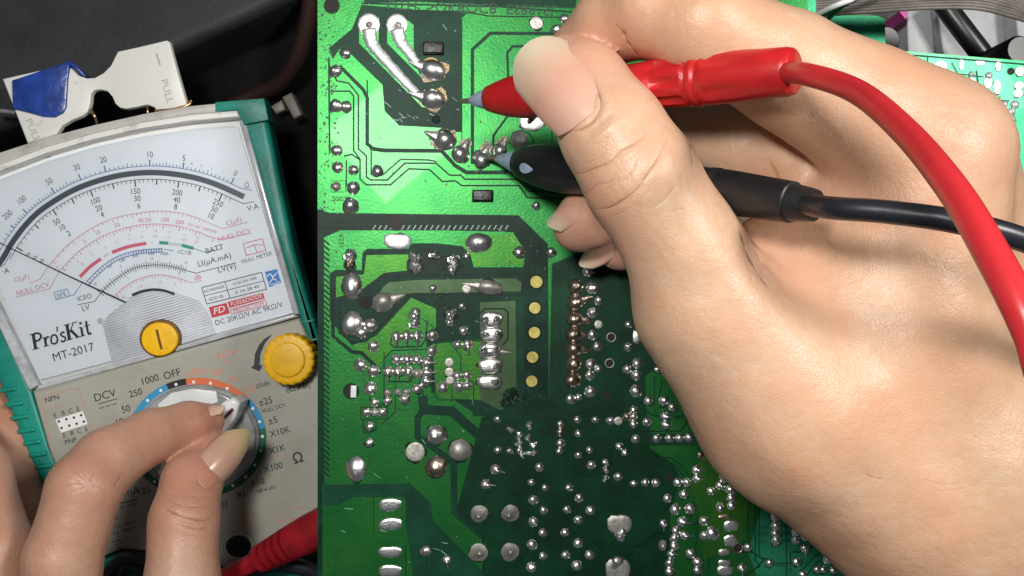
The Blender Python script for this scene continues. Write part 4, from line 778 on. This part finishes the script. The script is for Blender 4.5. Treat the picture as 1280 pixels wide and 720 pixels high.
# ------------------------------------------------------------------ test probes
def along(P0, P1, prof):
    a, b = Vector(P0), Vector(P1); return [a.lerp(b, t) for t, r in prof], [r * MM for t, r in prof]
def probe(name, label, tip, end, prof_tip, prof_sleeve, prof_body, prof_boot, body_m, cable_m, cable_pts, cable_r, mark=None):
    e = empty(name, tip, label, 'test probe', 'test probes held in the hand')
    P, R = along(tip, end, prof_tip); tube('tip', P, R, 'tip_metal', e, 12)
    P, R = along(tip, end, prof_sleeve); tube('tip_sleeve', P, R, 'tip_sleeve', e, 20)
    P, R = along(tip, end, prof_body); tube('handle', P, R, body_m, e, 40, lambda i, k: 1 - (.16 if (k % 5) < 2 and .655 < prof_body[i][0] < .74 else 0))
    P, R = along(tip, end, prof_boot); tube('strain_relief', P, R, body_m, e, 40, lambda i, k: 1 - (.12 if (k % 8) < 3 and .045 < (prof_boot[i][0] - prof_boot[0][0]) < .10 else 0))
    tube('cable', catmull(cable_pts, 10), cable_r, cable_m, e, 20)
    return e
rt, re_ = W(575, 127, .030), W(992, 89, .080)
red = probe('test_probe', 'red test probe with thick red cable, its tip hovering over the board', rt, re_,
    [(0, .25), (.010, .55), (.05, .75), (.075, .8)],
    [(.040, .8), (.045, 1.1), (.075, 1.9), (.112, 2.7), (.13, 2.8)],
    [(.108, 2.6), (.110, 3.0), (.14, 3.7), (.18, 4.5), (.24, 5.1), (.32, 5.0), (.42, 4.3), (.52, 4.3), (.60, 4.6), (.655, 5.0), (.66, 5.1), (.70, 5.2), (.735, 5.2), (.742, 5.15), (.748, 4.75), (.757, 4.75)],
    [(.752, 4.8), (.757, 5.25), (.770, 5.3), (.775, 4.95), (.783, 4.95), (.788, 5.15), (.80, 5.15), (.85, 5.05), (.89, 4.9), (.93, 4.7), (.985, 4.6), (1.0, 4.3), (1.004, 3.9)],
    'rubber_red', 'cable_red', [re_.lerp(rt, .03), W(1008, 93, .090), W(1070, 114, .104), W(1130, 163, .121), W(1190, 235, .138), W(1240, 318, .150), W(1287, 410, .156), W(1340, 540, .156), Vector((.086, -.040, .140)), Vector((.125, -.085, .085)), Vector((.165, -.120, .010)), Vector((.205, -.150, -.060)), Vector((.250, -.175, -.084)), Vector((.340, -.210, -.0848))], .0020)
bt, be = W(606, 196.5, .0022), W(1019, 257, .080)
blk_p = probe('test_probe', 'black test probe with black cable, its tip touching a solder joint', bt, be,
    [(0, .2), (.008, .5), (.06, .7), (.10, .8)],
    [(.055, .8), (.06, 1.1), (.10, 2.2), (.145, 3.4), (.17, 3.6)],
    [(.148, 3.3), (.152, 3.9), (.18, 4.6), (.22, 5.3), (.27, 5.8), (.32, 5.9), (.42, 4.9), (.52, 4.5), (.60, 4.6), (.66, 4.7), (.742, 4.6), (.748, 4.3), (.758, 4.3)],
    [(.752, 4.4), (.757, 4.75), (.775, 4.8), (.78, 4.45), (.788, 4.45), (.793, 4.7), (.84, 4.5), (.90, 4.2), (.95, 4.0), (.952, 3.6), (.99, 3.2), (1.0, 3.0)],
    'rubber_black', 'cable_black', [be.lerp(bt, .03), W(1040, 260, .089), W(1110, 265, .095), W(1200, 278, .100), W(1290, 304, .100), W(1380, 350, .096), Vector((.140, -.012, .070)), Vector((.190, -.030, .015)), Vector((.235, -.050, -.050)), Vector((.280, -.070, -.084)), Vector((.370, -.100, -.0848))], .00205)
# pale teardrop patch on the black handle
cpt = bt.lerp(be, .235); axd = (be - bt).normalized(); sd = Vector((0, 0, 1)).cross(axd).normalized(); up = axd.cross(sd)
V = []; 
for k in range(16):
    a = 2 * math.pi * k / 16; u = math.cos(a) * 2.6e-3 * (1); v = math.sin(a) * 1.15e-3 * (1 - .55 * math.cos(a)); ang = -.42 + v / .0058
    rr = .00585; V.append(cpt + axd * (u + .0005) + sd * rr * math.sin(ang) + up * rr * math.cos(ang))
mesh('grip_patch', V, [tuple(range(16))], 'tip_sleeve', blk_p)
# plug of the red lead at the meter
pl = empty('test_lead_plug', W(350, 690, ZP), 'dark red banana plug with ribbed sleeve in front of the meter panel', 'plug')
q0, q1 = W(285, 719, -.030), W(420, 650, -.020)
PR = [(0, 2.6), (.20, 2.9), (.30, 3.2)]
P, R = along(q0, q1, [(-.3, 2.6), (0, 2.6), (.24, 2.9), (.30, 3.0)]); tube('cable', P, R, 'plug_red', pl, 18)
rr = []
for k in range(4): rr += [(.30 + k * .075, 3.4 + k * .28), (.305 + k * .075, 4.2 + k * .28), (.345 + k * .075, 4.3 + k * .28), (.35 + k * .075, 3.3 + k * .28)]
P, R = along(q0, q1, rr); tube('strain_relief', P, R, 'plug_red', pl, 20)
P, R = along(q0, q1, [(.58, 4.4), (.59, 5.2), (.75, 5.6), (.95, 5.8), (1.2, 5.8)]); tube('plug_body', P, R, 'plug_red', pl, 24)
o = tube('black_lead', catmull([W(292, 740, -.040), W(312, 716, -.036), W(350, 704, -.034), W(395, 716, -.036), W(430, 745, -.040)], 8), .0024, 'cable_black'); tag(o, 'black lead looping below the red banana plug', 'cable')
o = tube('black_lead', catmull([W(120, 752, -.044), W(150, 706, -.0425), W(170, 702, -.042), W(186, 712, -.0425), W(192, 740, -.044)], 8), .0030, 'cable_black'); tag(o, 'black lead at the lower edge of the meter beside the thumb', 'cable')

# ------------------------------------------------------------------ things beyond the far board edge
def slab(name, px_, z0, z1, m, label, cat, bevel=.0006): return tag(prism(name, pts(px_, z1), z0, z1, m, None, bevel), label, cat)
slab('grey_panel', [(1060, -40), (1340, -40), (1340, 110), (1060, 110)], ZD, -.055, 'grey_panel_dark', 'mid grey plastic panel under the far edge of the board', 'panel')
slab('white_strip', [(1132, -30), (1160, -30), (1172, 90), (1136, 90)], -.0549, -.040, 'grey_panel', 'pale grey plastic strip beside the black strap', 'strip')
slab('white_tray', [(1170, 6), (1260, 2), (1270, 110), (1186, 110)], -.0549, -.044, 'grey_panel', 'pale grey tray under the black strap', 'tray')
slab('white_tray', [(1268, 0), (1340, 0), (1340, 110), (1278, 110)], -.0549, -.036, 'grey_panel', 'pale grey tray corner beside the dark round part', 'tray')
o = tube('black_strap', [W(1176, 0, -.032), W(1192, 22, -.031), W(1212, 48, -.030), W(1240, 84, -.030)], .0032, 'black_plastic'); tag(o, 'black braided strap slanting across the pale grey tray', 'strap')
for x, y, z in ((1108, 50, -.012), (1276, 62, -.010)):
    c = W(x, y, z); o = tube('capacitor', [Vector((c.x, c.y, -.040)), Vector((c.x, c.y, z - .001)), Vector((c.x, c.y, z))], [.0042, .0042, .0036], 'black_plastic'); tag(o, 'black round capacitor behind the notched board corner' if x < 1200 else 'black round capacitor at the far board edge by the black square hole', 'capacitor')
o = prism('plastic_chip', pts([(1124, 14), (1136, 14), (1132, 24)], -.034), -.055, -.034, 'magenta', None, 0); tag(o, 'small magenta plastic scrap above the pale strip', 'scrap')
rib = empty('ribbon_cable', W(1160, 5, .01), 'grey-brown ribbon of wires running across the far edge', 'cable')
for k in range(9):
    dy = k * 3.4
    tube('wire', catmull([W(1020, 19 - dy * .9, .012), W(1090, 14.5 - dy, .016), W(1160, 10 - dy, .018), W(1220, 10.5 - dy * 1.1, .018), W(1262, 20 - dy * 1.1, .017), W(1300, 32 - dy * .8, .015)], 6), .00052 * (1 + .15 * math.sin(k * 2.1)), 'ribbon', rib, 8)
for k in range(3):
    o = tube('thin_wire', catmull([W(1000 + k * 14, 30, .006), W(1040 + k * 8, 9 - k * 2, .020), W(1075 + k * 10, -4 - k * 3, .022)], 6), .0007, 'knob_white' if k == 0 else ('ribbon' if k == 1 else 'black_plastic')); tag(o, ['thin white wire crossing the ribbon cable', 'thin grey wire crossing the ribbon cable', 'thin black wire crossing the ribbon cable'][k], 'wire')

# ------------------------------------------------------------------ hands: smooth blended solid, one continuous mesh each
def rcone(P, a, b, r1, r2):
    ba = b - a; l2 = float(ba @ ba); rr = r1 - r2; a2 = l2 - rr * rr; il2 = 1.0 / l2
    pa = P - a; y = pa @ ba; z = y - l2
    q = pa * l2 - y[..., None] * ba; x2 = np.einsum('...i,...i', q, q); y2 = y * y * l2; z2 = z * z * l2
    k = np.sign(rr) * rr * rr * x2
    d = (np.sqrt(np.maximum(x2 * a2 * il2, 0)) + y * rr) * il2 - r1
    m1 = np.sign(z) * a2 * z2 > k; m2 = np.sign(y) * a2 * y2 < k
    d = np.where(m1, np.sqrt(x2 + z2) * il2 - r2, np.where(m2, np.sqrt(x2 + y2) * il2 - r1, d))
    return d
def smin(a, b, k):
    h = np.maximum(k - np.abs(a - b), 0) / k; return np.minimum(a, b) - h * h * h * k / 6
def nets(D, org, h):
    ins = D < 0; nx, ny, nz = D.shape
    cells = np.zeros((nx - 1, ny - 1, nz - 1), bool); al = np.ones_like(cells)
    for i in (0, 1):
        for j in (0, 1):
            for k in (0, 1):
                s = ins[i:nx - 1 + i, j:ny - 1 + j, k:nz - 1 + k]; cells |= s; al &= s
    act = cells & ~al; idx = np.full(act.shape, -1, np.int64); c = np.argwhere(act); idx[act] = np.arange(len(c))
    acc = np.zeros((len(c), 3)); cnt = np.zeros(len(c))
    corners = [(i, j, k) for i in (0, 1) for j in (0, 1) for k in (0, 1)]
    for p in corners:
        for q in corners:
            if sum(abs(np.subtract(p, q))) == 1 and p < q:
                d0 = D[c[:, 0] + p[0], c[:, 1] + p[1], c[:, 2] + p[2]]; d1 = D[c[:, 0] + q[0], c[:, 1] + q[1], c[:, 2] + q[2]]
                x = (d0 < 0) != (d1 < 0); t = np.where(x, d0 / np.where(x, d0 - d1, 1), 0)
                pt = np.array(p)[None] + t[:, None] * (np.array(q) - np.array(p))[None]; acc[x] += pt[x]; cnt[x] += 1
    V = (c + acc / cnt[:, None]) * h + org; F = []
    for ax in range(3):
        sl0 = [slice(None)] * 3; sl1 = [slice(None)] * 3; sl0[ax] = slice(0, -1); sl1[ax] = slice(1, None)
        a = ins[tuple(sl0)]; b = ins[tuple(sl1)]; e = np.argwhere(a != b); u, v = (ax + 1) % 3, (ax + 2) % 3
        ok = (e[:, u] > 0) & (e[:, v] > 0) & (e[:, u] < D.shape[u] - 1) & (e[:, v] < D.shape[v] - 1); e = e[ok]
        def cid(du, dv): f = e.copy(); f[:, u] += du; f[:, v] += dv; return idx[f[:, 0], f[:, 1], f[:, 2]]
        quad = np.stack([cid(-1, -1), cid(0, -1), cid(0, 0), cid(-1, 0)], 1); fl = ins[e[:, 0], e[:, 1], e[:, 2]]
        quad[~fl] = quad[~fl][:, ::-1]; F.append(quad)
    return V, np.concatenate(F)
def sample(D, org, h, P):
    g = (P - org) / h; i = np.clip(np.floor(g).astype(int), 0, np.array(D.shape) - 2); f = g - i; o = np.zeros(len(P))
    for a in (0, 1):
        for b in (0, 1):
            for c in (0, 1):
                w = (f[:, 0] if a else 1 - f[:, 0]) * (f[:, 1] if b else 1 - f[:, 1]) * (f[:, 2] if c else 1 - f[:, 2]); o += w * D[i[:, 0] + a, i[:, 1] + b, i[:, 2] + c]
    return o
def WP(p): v = W(p[0], p[1], p[2] * MM); return np.array([v.x, v.y, v.z])
def build_hand(name, parent, body, fingers, kb, kf, h, creases, blush, m, lo=None, hi=None):
    """body: list of (p, q, r1, r2) blended with kb; fingers: list of (chain [(px,py,z,r)], blend) each blended to the body alone"""
    prim = [(WP(p), WP(q), r1 * MM, r2 * MM) for p, q, r1, r2 in body]
    allp = [(p, r) for a, b, r1, r2 in prim for p, r in ((a, r1), (b, r2))] + [(WP(c), c[3] * MM) for ch, _ in fingers for c in ch]
    mn = np.min([p - r for p, r in allp], 0) - .006; mx = np.max([p + r for p, r in allp], 0) + .006
    if lo is not None: mn = np.maximum(mn, lo)
    if hi is not None: mx = np.minimum(mx, hi)
    n = np.ceil((mx - mn) / h).astype(int) + 1; BIG = .05
    def stamp(arr, a, b, r1, r2, k):
        mg = max(r1, r2) + .012; l = np.minimum(a, b) - mg; u = np.maximum(a, b) + mg
        i0 = np.clip(np.floor((l - mn) / h).astype(int), 0, n); i1 = np.clip(np.ceil((u - mn) / h).astype(int), 0, n)
        if (i1 <= i0).any(): return
        G = np.stack(np.meshgrid(*[mn[j] + np.arange(i0[j], i1[j]) * h for j in range(3)], indexing='ij'), -1)
        s = tuple(slice(i0[j], i1[j]) for j in range(3)); arr[s] = smin(arr[s], rcone(G, a, b, r1, r2), k)
    Db = np.full(n, BIG)
    for a, b, r1, r2 in prim: stamp(Db, a, b, r1, r2, kb * MM)
    D = Db.copy()
    for ch, k in fingers:
        Df = np.full(n, BIG)
        for p, q in zip(ch[:-1], ch[1:]): stamp(Df, WP(p), WP(q), p[3] * MM, q[3] * MM, 2.5 * MM)
        D = smin(D, smin(Db, Df, k * MM), 1.6 * MM)
    # keep the outside closed at the grid border
    for ax in range(3):
        for e in (0, -1): s = [slice(None)] * 3; s[ax] = e; D[tuple(s)] = np.maximum(D[tuple(s)], h)
    V, F = nets(D, mn, h)
    me = bpy.data.meshes.new(name); me.from_pydata(V.tolist(), [], F.tolist()); me.update()
    ob = link(name, me, m, parent)
    md = ob.modifiers.new('s', 'SUBSURF'); md.levels = md.render_levels = 1
    dg = bpy.context.evaluated_depsgraph_get(); me2 = bpy.data.meshes.new_from_object(ob.evaluated_get(dg)); ob.modifiers.clear(); ob.data = me2; bpy.data.meshes.remove(me); me = me2; me.name = name
    off = sum((Vector(p.location) for p in [ob.parent] if p), Vector()) + ob.location
    N = len(me.vertices); P = np.empty(N * 3); me.vertices.foreach_get('co', P); P = P.reshape(-1, 3) + np.array(off); s = PX * (CAM_H - P[:, 2]) / CAM_H; pu = 640 + P[:, 0] / s; pv = 360 - P[:, 1] / s
    nr = np.empty(N * 3); me.vertex_normals.foreach_get('vector', nr); near = np.zeros(N, bool); vis = nr.reshape(-1, 3)[:, 2] > -.1
    for line_, depth, width in creases:
        for p in dense(line_, 8): near |= vis & ((pu - p.x) ** 2 + (pv - p.y) ** 2 < 64)
    bm = bmesh.new(); bm.from_mesh(me); bm.verts.ensure_lookup_table()
    es = [e for e in bm.edges if near[e.verts[0].index] and near[e.verts[1].index]]
    bmesh.ops.subdivide_edges(bm, edges=es, cuts=3, use_grid_fill=True, smooth=0.0); bm.to_mesh(me); bm.free(); me.update()
    N = len(me.vertices); P = np.empty(N * 3); me.vertices.foreach_get('co', P); P = P.reshape(-1, 3)
    nr = np.empty(N * 3); me.vertex_normals.foreach_get('vector', nr); nr = nr.reshape(-1, 3)
    off = sum((Vector(p.location) for p in [ob.parent] if p), Vector()) + ob.location; P = P + np.array(off)
    s = PX * (CAM_H - P[:, 2]) / CAM_H; pu = 640 + P[:, 0] / s; pv = 360 - P[:, 1] / s
    disp = np.zeros(N); cr = np.zeros(N); up = np.clip((nr[:, 2] + .15) * 3, 0, 1)
    for line_, depth, width in creases:
        L = np.array([[p.x, p.y] for p in dense(line_, 8)]); dm = np.full(N, 1e9); tt = np.zeros(N); m_ = (pu > L[:, 0].min() - 60) & (pu < L[:, 0].max() + 60) & (pv > L[:, 1].min() - 60) & (pv < L[:, 1].max() + 60) & (up > 0)
        q = np.stack([pu[m_], pv[m_]], 1); best = np.full(len(q), 1e9); bt_ = np.zeros(len(q))
        for i in range(len(L) - 1):
            a, b = L[i], L[i + 1]; ab = b - a; t = np.clip(((q - a) @ ab) / (ab @ ab), 0, 1); dd = np.linalg.norm(q - a - t[:, None] * ab, axis=1); u_ = dd < best; best[u_] = dd[u_]; bt_[u_] = (i + t[u_]) / (len(L) - 1)
        env = np.clip(np.minimum(bt_, 1 - bt_) * 6, 0, 1)
        ww = width * .52 * (.75 + .4 * np.sin(bt_ * 17 + depth * 9)); g = np.exp(-(best / ww) ** 2) * env * up[m_]; wide = np.exp(-(best / (width * 2.2)) ** 2) * env * up[m_]
        if depth < 0: disp[m_] += depth * MM * np.exp(-(best / width) ** 2) * np.clip(np.minimum(bt_, 1 - bt_) * 10, 0, 1) * up[m_]; continue
        disp[m_] -= (g * .55 + wide * .38) * depth * MM; cr[m_] = np.maximum(cr[m_], (g + wide * .18) * min(1, abs(depth) * 1.5))
    bl = np.zeros(N)
    for x, y, r, a in blush: bl = np.maximum(bl, a * np.exp(-(((pu - x) ** 2 + (pv - y) ** 2) / r ** 2)))
    # broad unevenness of flesh
    disp += .00016 * (np.sin(P[:, 0] * 310 + 1.3 * np.sin(P[:, 1] * 190)) * np.sin(P[:, 1] * 270 + 2.1) + .6 * np.sin(P[:, 2] * 410 + P[:, 0] * 160))
    P = P + nr * disp[:, None] - np.array(off); me.vertices.foreach_set('co', P.ravel()); me.update(); me.shade_smooth()
    for nm, arr in (('blush', bl), ('crease', np.clip(cr * .75, 0, 1))):
        at = me.attributes.new(nm, 'FLOAT', 'POINT'); at.data.foreach_set('value', arr.astype(np.float32))
    if not me.materials: me.materials.append(MATS[m])
    return ob
def nail(parent, base, tip, normal, width, sag=.12, curve=1.0, free=.35, label=None, taper=.72, pt=2.6):
    """base / tip: world points of cuticle and free edge; normal: up direction of the plate"""
    b, t = Vector(base), Vector(tip); L = (t - b).length; d = (t - b).normalized(); n = Vector(normal); n = (n - d * n.dot(d)).normalized(); s = d.cross(n)
    nu, nv = 13, 16; V = []; al = []; Rr = width / 2 / math.sin(curve)
    for layer in (0, 1):
        for j in range(nv):
            for i in range(nu):
                u = -1 + 2 * i / (nu - 1); v = j / (nv - 1)
                v0 = .13 * abs(u) ** 2.2; v1 = 1 - .22 * abs(u) ** pt; vv = v0 + (v1 - v0) * v
                wv = (1 - (1 - taper) * max(0, (vv - .45) / .55) ** 1.6) * (.90 + .10 * min(1, vv / .3)); a = u * curve
                hgt = Rr * (math.cos(a) - 1) * wv + L * sag * (4 * vv * (1 - vv)) * .5
                V.append(b + d * vv * L + s * Rr * math.sin(a) * wv + n * (hgt - layer * .00055)); al.append(vv)
    F = []; K2 = nu * nv
    for j in range(nv - 1):
        for i in range(nu - 1):
            q = (j * nu + i, j * nu + i + 1, (j + 1) * nu + i + 1, (j + 1) * nu + i); F.append(q); F.append(tuple(x + K2 for x in q[::-1]))
    for j in range(nv - 1):
        for i, r in ((0, 1), (nu - 1, -1)): q = (j * nu + i, (j + 1) * nu + i, (j + 1) * nu + i + K2, j * nu + i + K2); F.append(q[::r])
    for i in range(nu - 1):
        for j, r in ((0, -1), (nv - 1, 1)): q = (j * nu + i, j * nu + i + 1, j * nu + i + 1 + K2, j * nu + i + K2); F.append(q[::-r])
    ob = mesh('fingernail', V, F, 'nail', parent, True); at = ob.data.attributes.new('along', 'FLOAT', 'POINT'); at.data.foreach_set('value', np.array(al, np.float32))
    ob.data.set_sharp_from_angle(angle=math.radians(70))
    return ob

# ---- right hand
rh = empty('hand', W(1000, 360, .04), 'right hand pinching both test probes over the circuit board', 'hand')
body = [((1158, 195, 58), (1120, 430, 52), 16.3, 19), ((1120, 430, 52), (1190, 590, 46), 20, 25), ((1190, 590, 46), (1385, 830, 40), 25, 28), ((1230, 560, 40), (1440, 830, 34), 27, 29),
        ((1160, 215, 38), (1150, 480, 38), 15.5, 21), ((1150, 240, 16), (1150, 500, 26), 16, 20), ((1186, 218, 42), (1212, 470, 38), 12.5, 18),
        ((884, 388, 62), (994, 512, 56), 13.8, 18.5), ((994, 512, 56), (1160, 640, 48), 18.5, 21.5), ((980, 420, 52), (1130, 300, 52), 13, 15), ((960, 330, 46), (1090, 270, 48), 10, 13), ((1100, 400, 48), (1060, 480, 50), 18, 18)]
thumb = [(985, 500, 56, 17), (886, 382, 62, 13.6), (858, 315, 66, 11.8), (800, 222, 68, 11.4), (765, 165, 67, 10.4), (728, 108, 62, 9.2), (708, 84, 59, 6.8)]
index = [(1158, 195, 58, 16.2), (1080, 140, 60, 13.5), (985, 88, 63, 11.6), (880, 34, 66, 10.2), (815, 13, 61, 9.4), (765, 30, 55, 8.0), (715, 74, 47, 6.8)]
middle = [(1150, 250, 40, 14), (1040, 230, 42, 11), (930, 180, 42, 9.8), (855, 165, 36, 9.0), (790, 226, 28, 8.2), (738, 272, 22, 7.6), (725, 281, 21, 6.9)]
ring = [(1130, 300, 22, 13), (1010, 270, 24, 10), (900, 230, 20, 9), (845, 262, 14, 8), (790, 300, 11, 6.8), (775, 308, 10, 6.2)]
creases = [([(756, 164), (735, 138), (700, 100), (668, 65), (650, 45)], -1.0, 27), ([(709, 218), (726, 217), (742, 211), (760, 203), (775, 189), (790, 181), (803, 170), (826, 148)], .26, 2.2), ([(742, 262), (758, 261), (772, 255), (795, 238), (806, 222), (818, 205), (828, 186), (838, 168)], .36, 2.0), ([(722, 245), (735, 240), (745, 232), (758, 229), (772, 222)], .16, 1.8), ([(815, 262), (828, 252), (835, 245), (848, 225)], .14, 1.8), ([(775, 228), (786, 219), (792, 210), (800, 190)], .14, 1.8), ([(752, 238), (766, 232), (780, 221)], .10, 1.6), ([(728, 205), (744, 200), (757, 192)], .08, 1.6), ([(790, 196), (800, 186), (812, 176)], .08, 1.6), ([(760, 272), (778, 266), (790, 258)], .08, 1.6), ([(800, 250), (812, 238), (822, 222)], .08, 1.6), ([(735, 182), (750, 178), (765, 168)], .07, 1.6), ([(835, 268), (846, 262), (858, 262)], .10, 2),
           ([(776, 36), (782, 50), (788, 60), (802, 76)], .55, 2.6), ([(770, 30), (776, 40), (780, 48)], .2, 2), ([(704, 166), (724, 162), (742, 147), (750, 125), (739, 102), (716, 76), (700, 57)], .42, 2.2), ([(925, 280), (932, 302), (938, 320), (950, 342), (962, 362)], .55, 3.4), ([(940, 300), (948, 318), (958, 332), (985, 352)], .25, 2.6), ([(932, 322), (938, 340), (940, 356)], .15, 2.2), ([(1075, 590), (1092, 598), (1108, 600)], .12, 3), ([(1150, 598), (1180, 606), (1205, 604)], .06, 4), ([(1160, 614), (1200, 612), (1230, 600)], .05, 4), ([(1150, 648), (1185, 645), (1215, 634)], .05, 4), ([(960, 195), (975, 230), (972, 262)], .35, 3.4), ([(860, 165), (866, 190), (868, 215)], .22, 2.2), ([(1180, 150), (1192, 158), (1204, 170)], .08, 4), ([(1190, 140), (1204, 150), (1214, 164)], .06, 4)]
blush_r = [(770, 80, 50, .4), (1215, 165, 60, .35), (1120, 130, 60, .18), (830, 200, 50, .15), (1000, 170, 50, .2), (930, 420, 70, .12), (730, 70, 60, .55), (720, 285, 60, .75), (760, 310, 40, .7), (980, 330, 60, .35), (1040, 210, 90, .25), (880, 560, 90, .2), (760, 30, 50, .35), (1010, 640, 90, .15)]
rb_ = build_hand('skin', rh, body, [(thumb, 9), (index, 7), (middle, 6), (ring, 6)], 12, 7, .0009, creases, blush_r, 'skin', lo=np.array([-.02, -.135, -.03]), hi=np.array([.175, .10, .12]))
nail(rh, W(737, 143, .0756), W(656, 56, .0647), (-.22, .10, .97), .0150, .14, .96, taper=.92)
nail(rh, W(724, 244, .0270), W(683, 278, .0225), (-.66, .62, .36), .0100, .1, 1.0)
nail(rh, W(764, 301, .0155), W(724, 331, .0110), (-.45, .30, .84), .0065, .1, 1.0, taper=.5)

# ---- left hand
lh = empty('hand', W(140, 680, -.02), 'left hand turning the selector knob of the multimeter', 'hand')
body2 = [((70, 800, 6), (150, 900, 4), 12, 18), ((215, 800, -4), (150, 900, 2), 11, 18), ((0, 820, 0), (60, 930, 0), 14, 18)]
index2 = [(75, 800, 10, 10.5), (78, 700, 10, 9.7), (106, 610, 7, 9.4), (135, 575, 0, 8.6), (190, 545, -12, 7.4), (235, 532, -21, 6.8), (258, 526, -26, 5.2)]
thumb2 = [(212, 830, 0, 11), (228, 725, -2, 9.8), (230, 650, -6, 9.2), (240, 602, -13, 8.3), (260, 574, -20, 6.4), (271, 562, -23, 5.0)]
mid2 = [(-10, 830, 4, 11), (-6, 690, 0, 9.6), (-30, 590, -14, 9), (-60, 540, -30, 8)]
ring2 = [(-10, 830, -30, 11), (18, 640, -46, 11), (8, 545, -54, 10.5), (-30, 470, -60, 9)]
creases2 = [([(200, 632), (214, 640), (232, 647), (255, 651), (268, 646)], .34, 1.9), ([(208, 624), (222, 630), (240, 633), (268, 632)], .26, 1.7), ([(222, 655), (245, 662), (266, 658)], .22, 1.8), ([(230, 615), (250, 622), (266, 620)], .14, 1.7), ([(215, 645), (230, 653), (246, 657)], .10, 1.6), ([(206, 616), (222, 620), (238, 620)], .08, 1.6), ([(246, 592), (250, 605), (264, 611), (278, 598)], .25, 2), ([(156, 592), (148, 601), (143, 612)], .2, 3), ([(78, 608), (86, 606), (95, 604), (108, 606)], .15, 1.7), ([(88, 580), (93, 588), (98, 592), (108, 602)], .14, 1.6), ([(100, 578), (103, 586), (108, 600)], .12, 1.6), ([(120, 586), (116, 594), (112, 603)], .12, 1.6), ([(76, 596), (90, 598), (104, 603)], .10, 1.5), ([(84, 618), (96, 613), (108, 609)], .10, 1.5), ([(116, 606), (126, 610), (134, 618)], .10, 1.6), ([(236, 521), (246, 518), (262, 514)], .2, 1.8), ([(200, 528), (206, 536), (208, 546)], .06, 1.6), ([(212, 524), (218, 532), (220, 542)], .06, 1.6)]
blush_l = [(255, 580, 45, .7), (250, 530, 45, .6), (105, 600, 50, .4), (235, 640, 40, .3), (0, 560, 60, .3)]
lb_ = build_hand('skin', lh, body2, [(index2, 6), (thumb2, 6), (mid2, 6), (ring2, 6)], 10, 6, .0009, creases2, blush_l, 'skin_pink', lo=np.array([-.20, -.14, -.08]), hi=np.array([0.02, .02, .05]))
nl = nail(lh, W(256, 603, -.0078), W(312, 538, -.0215), (.50, -.10, .85), .0108, .16, 1.15, taper=.60, pt=1.6); nl.data.materials[0] = MATS['nail_long']
nail(lh, W(242, 512.5, -.0205), W(281, 507, -.0255), (-.10, .96, .24), .0060, .1, 1.0, taper=.6)
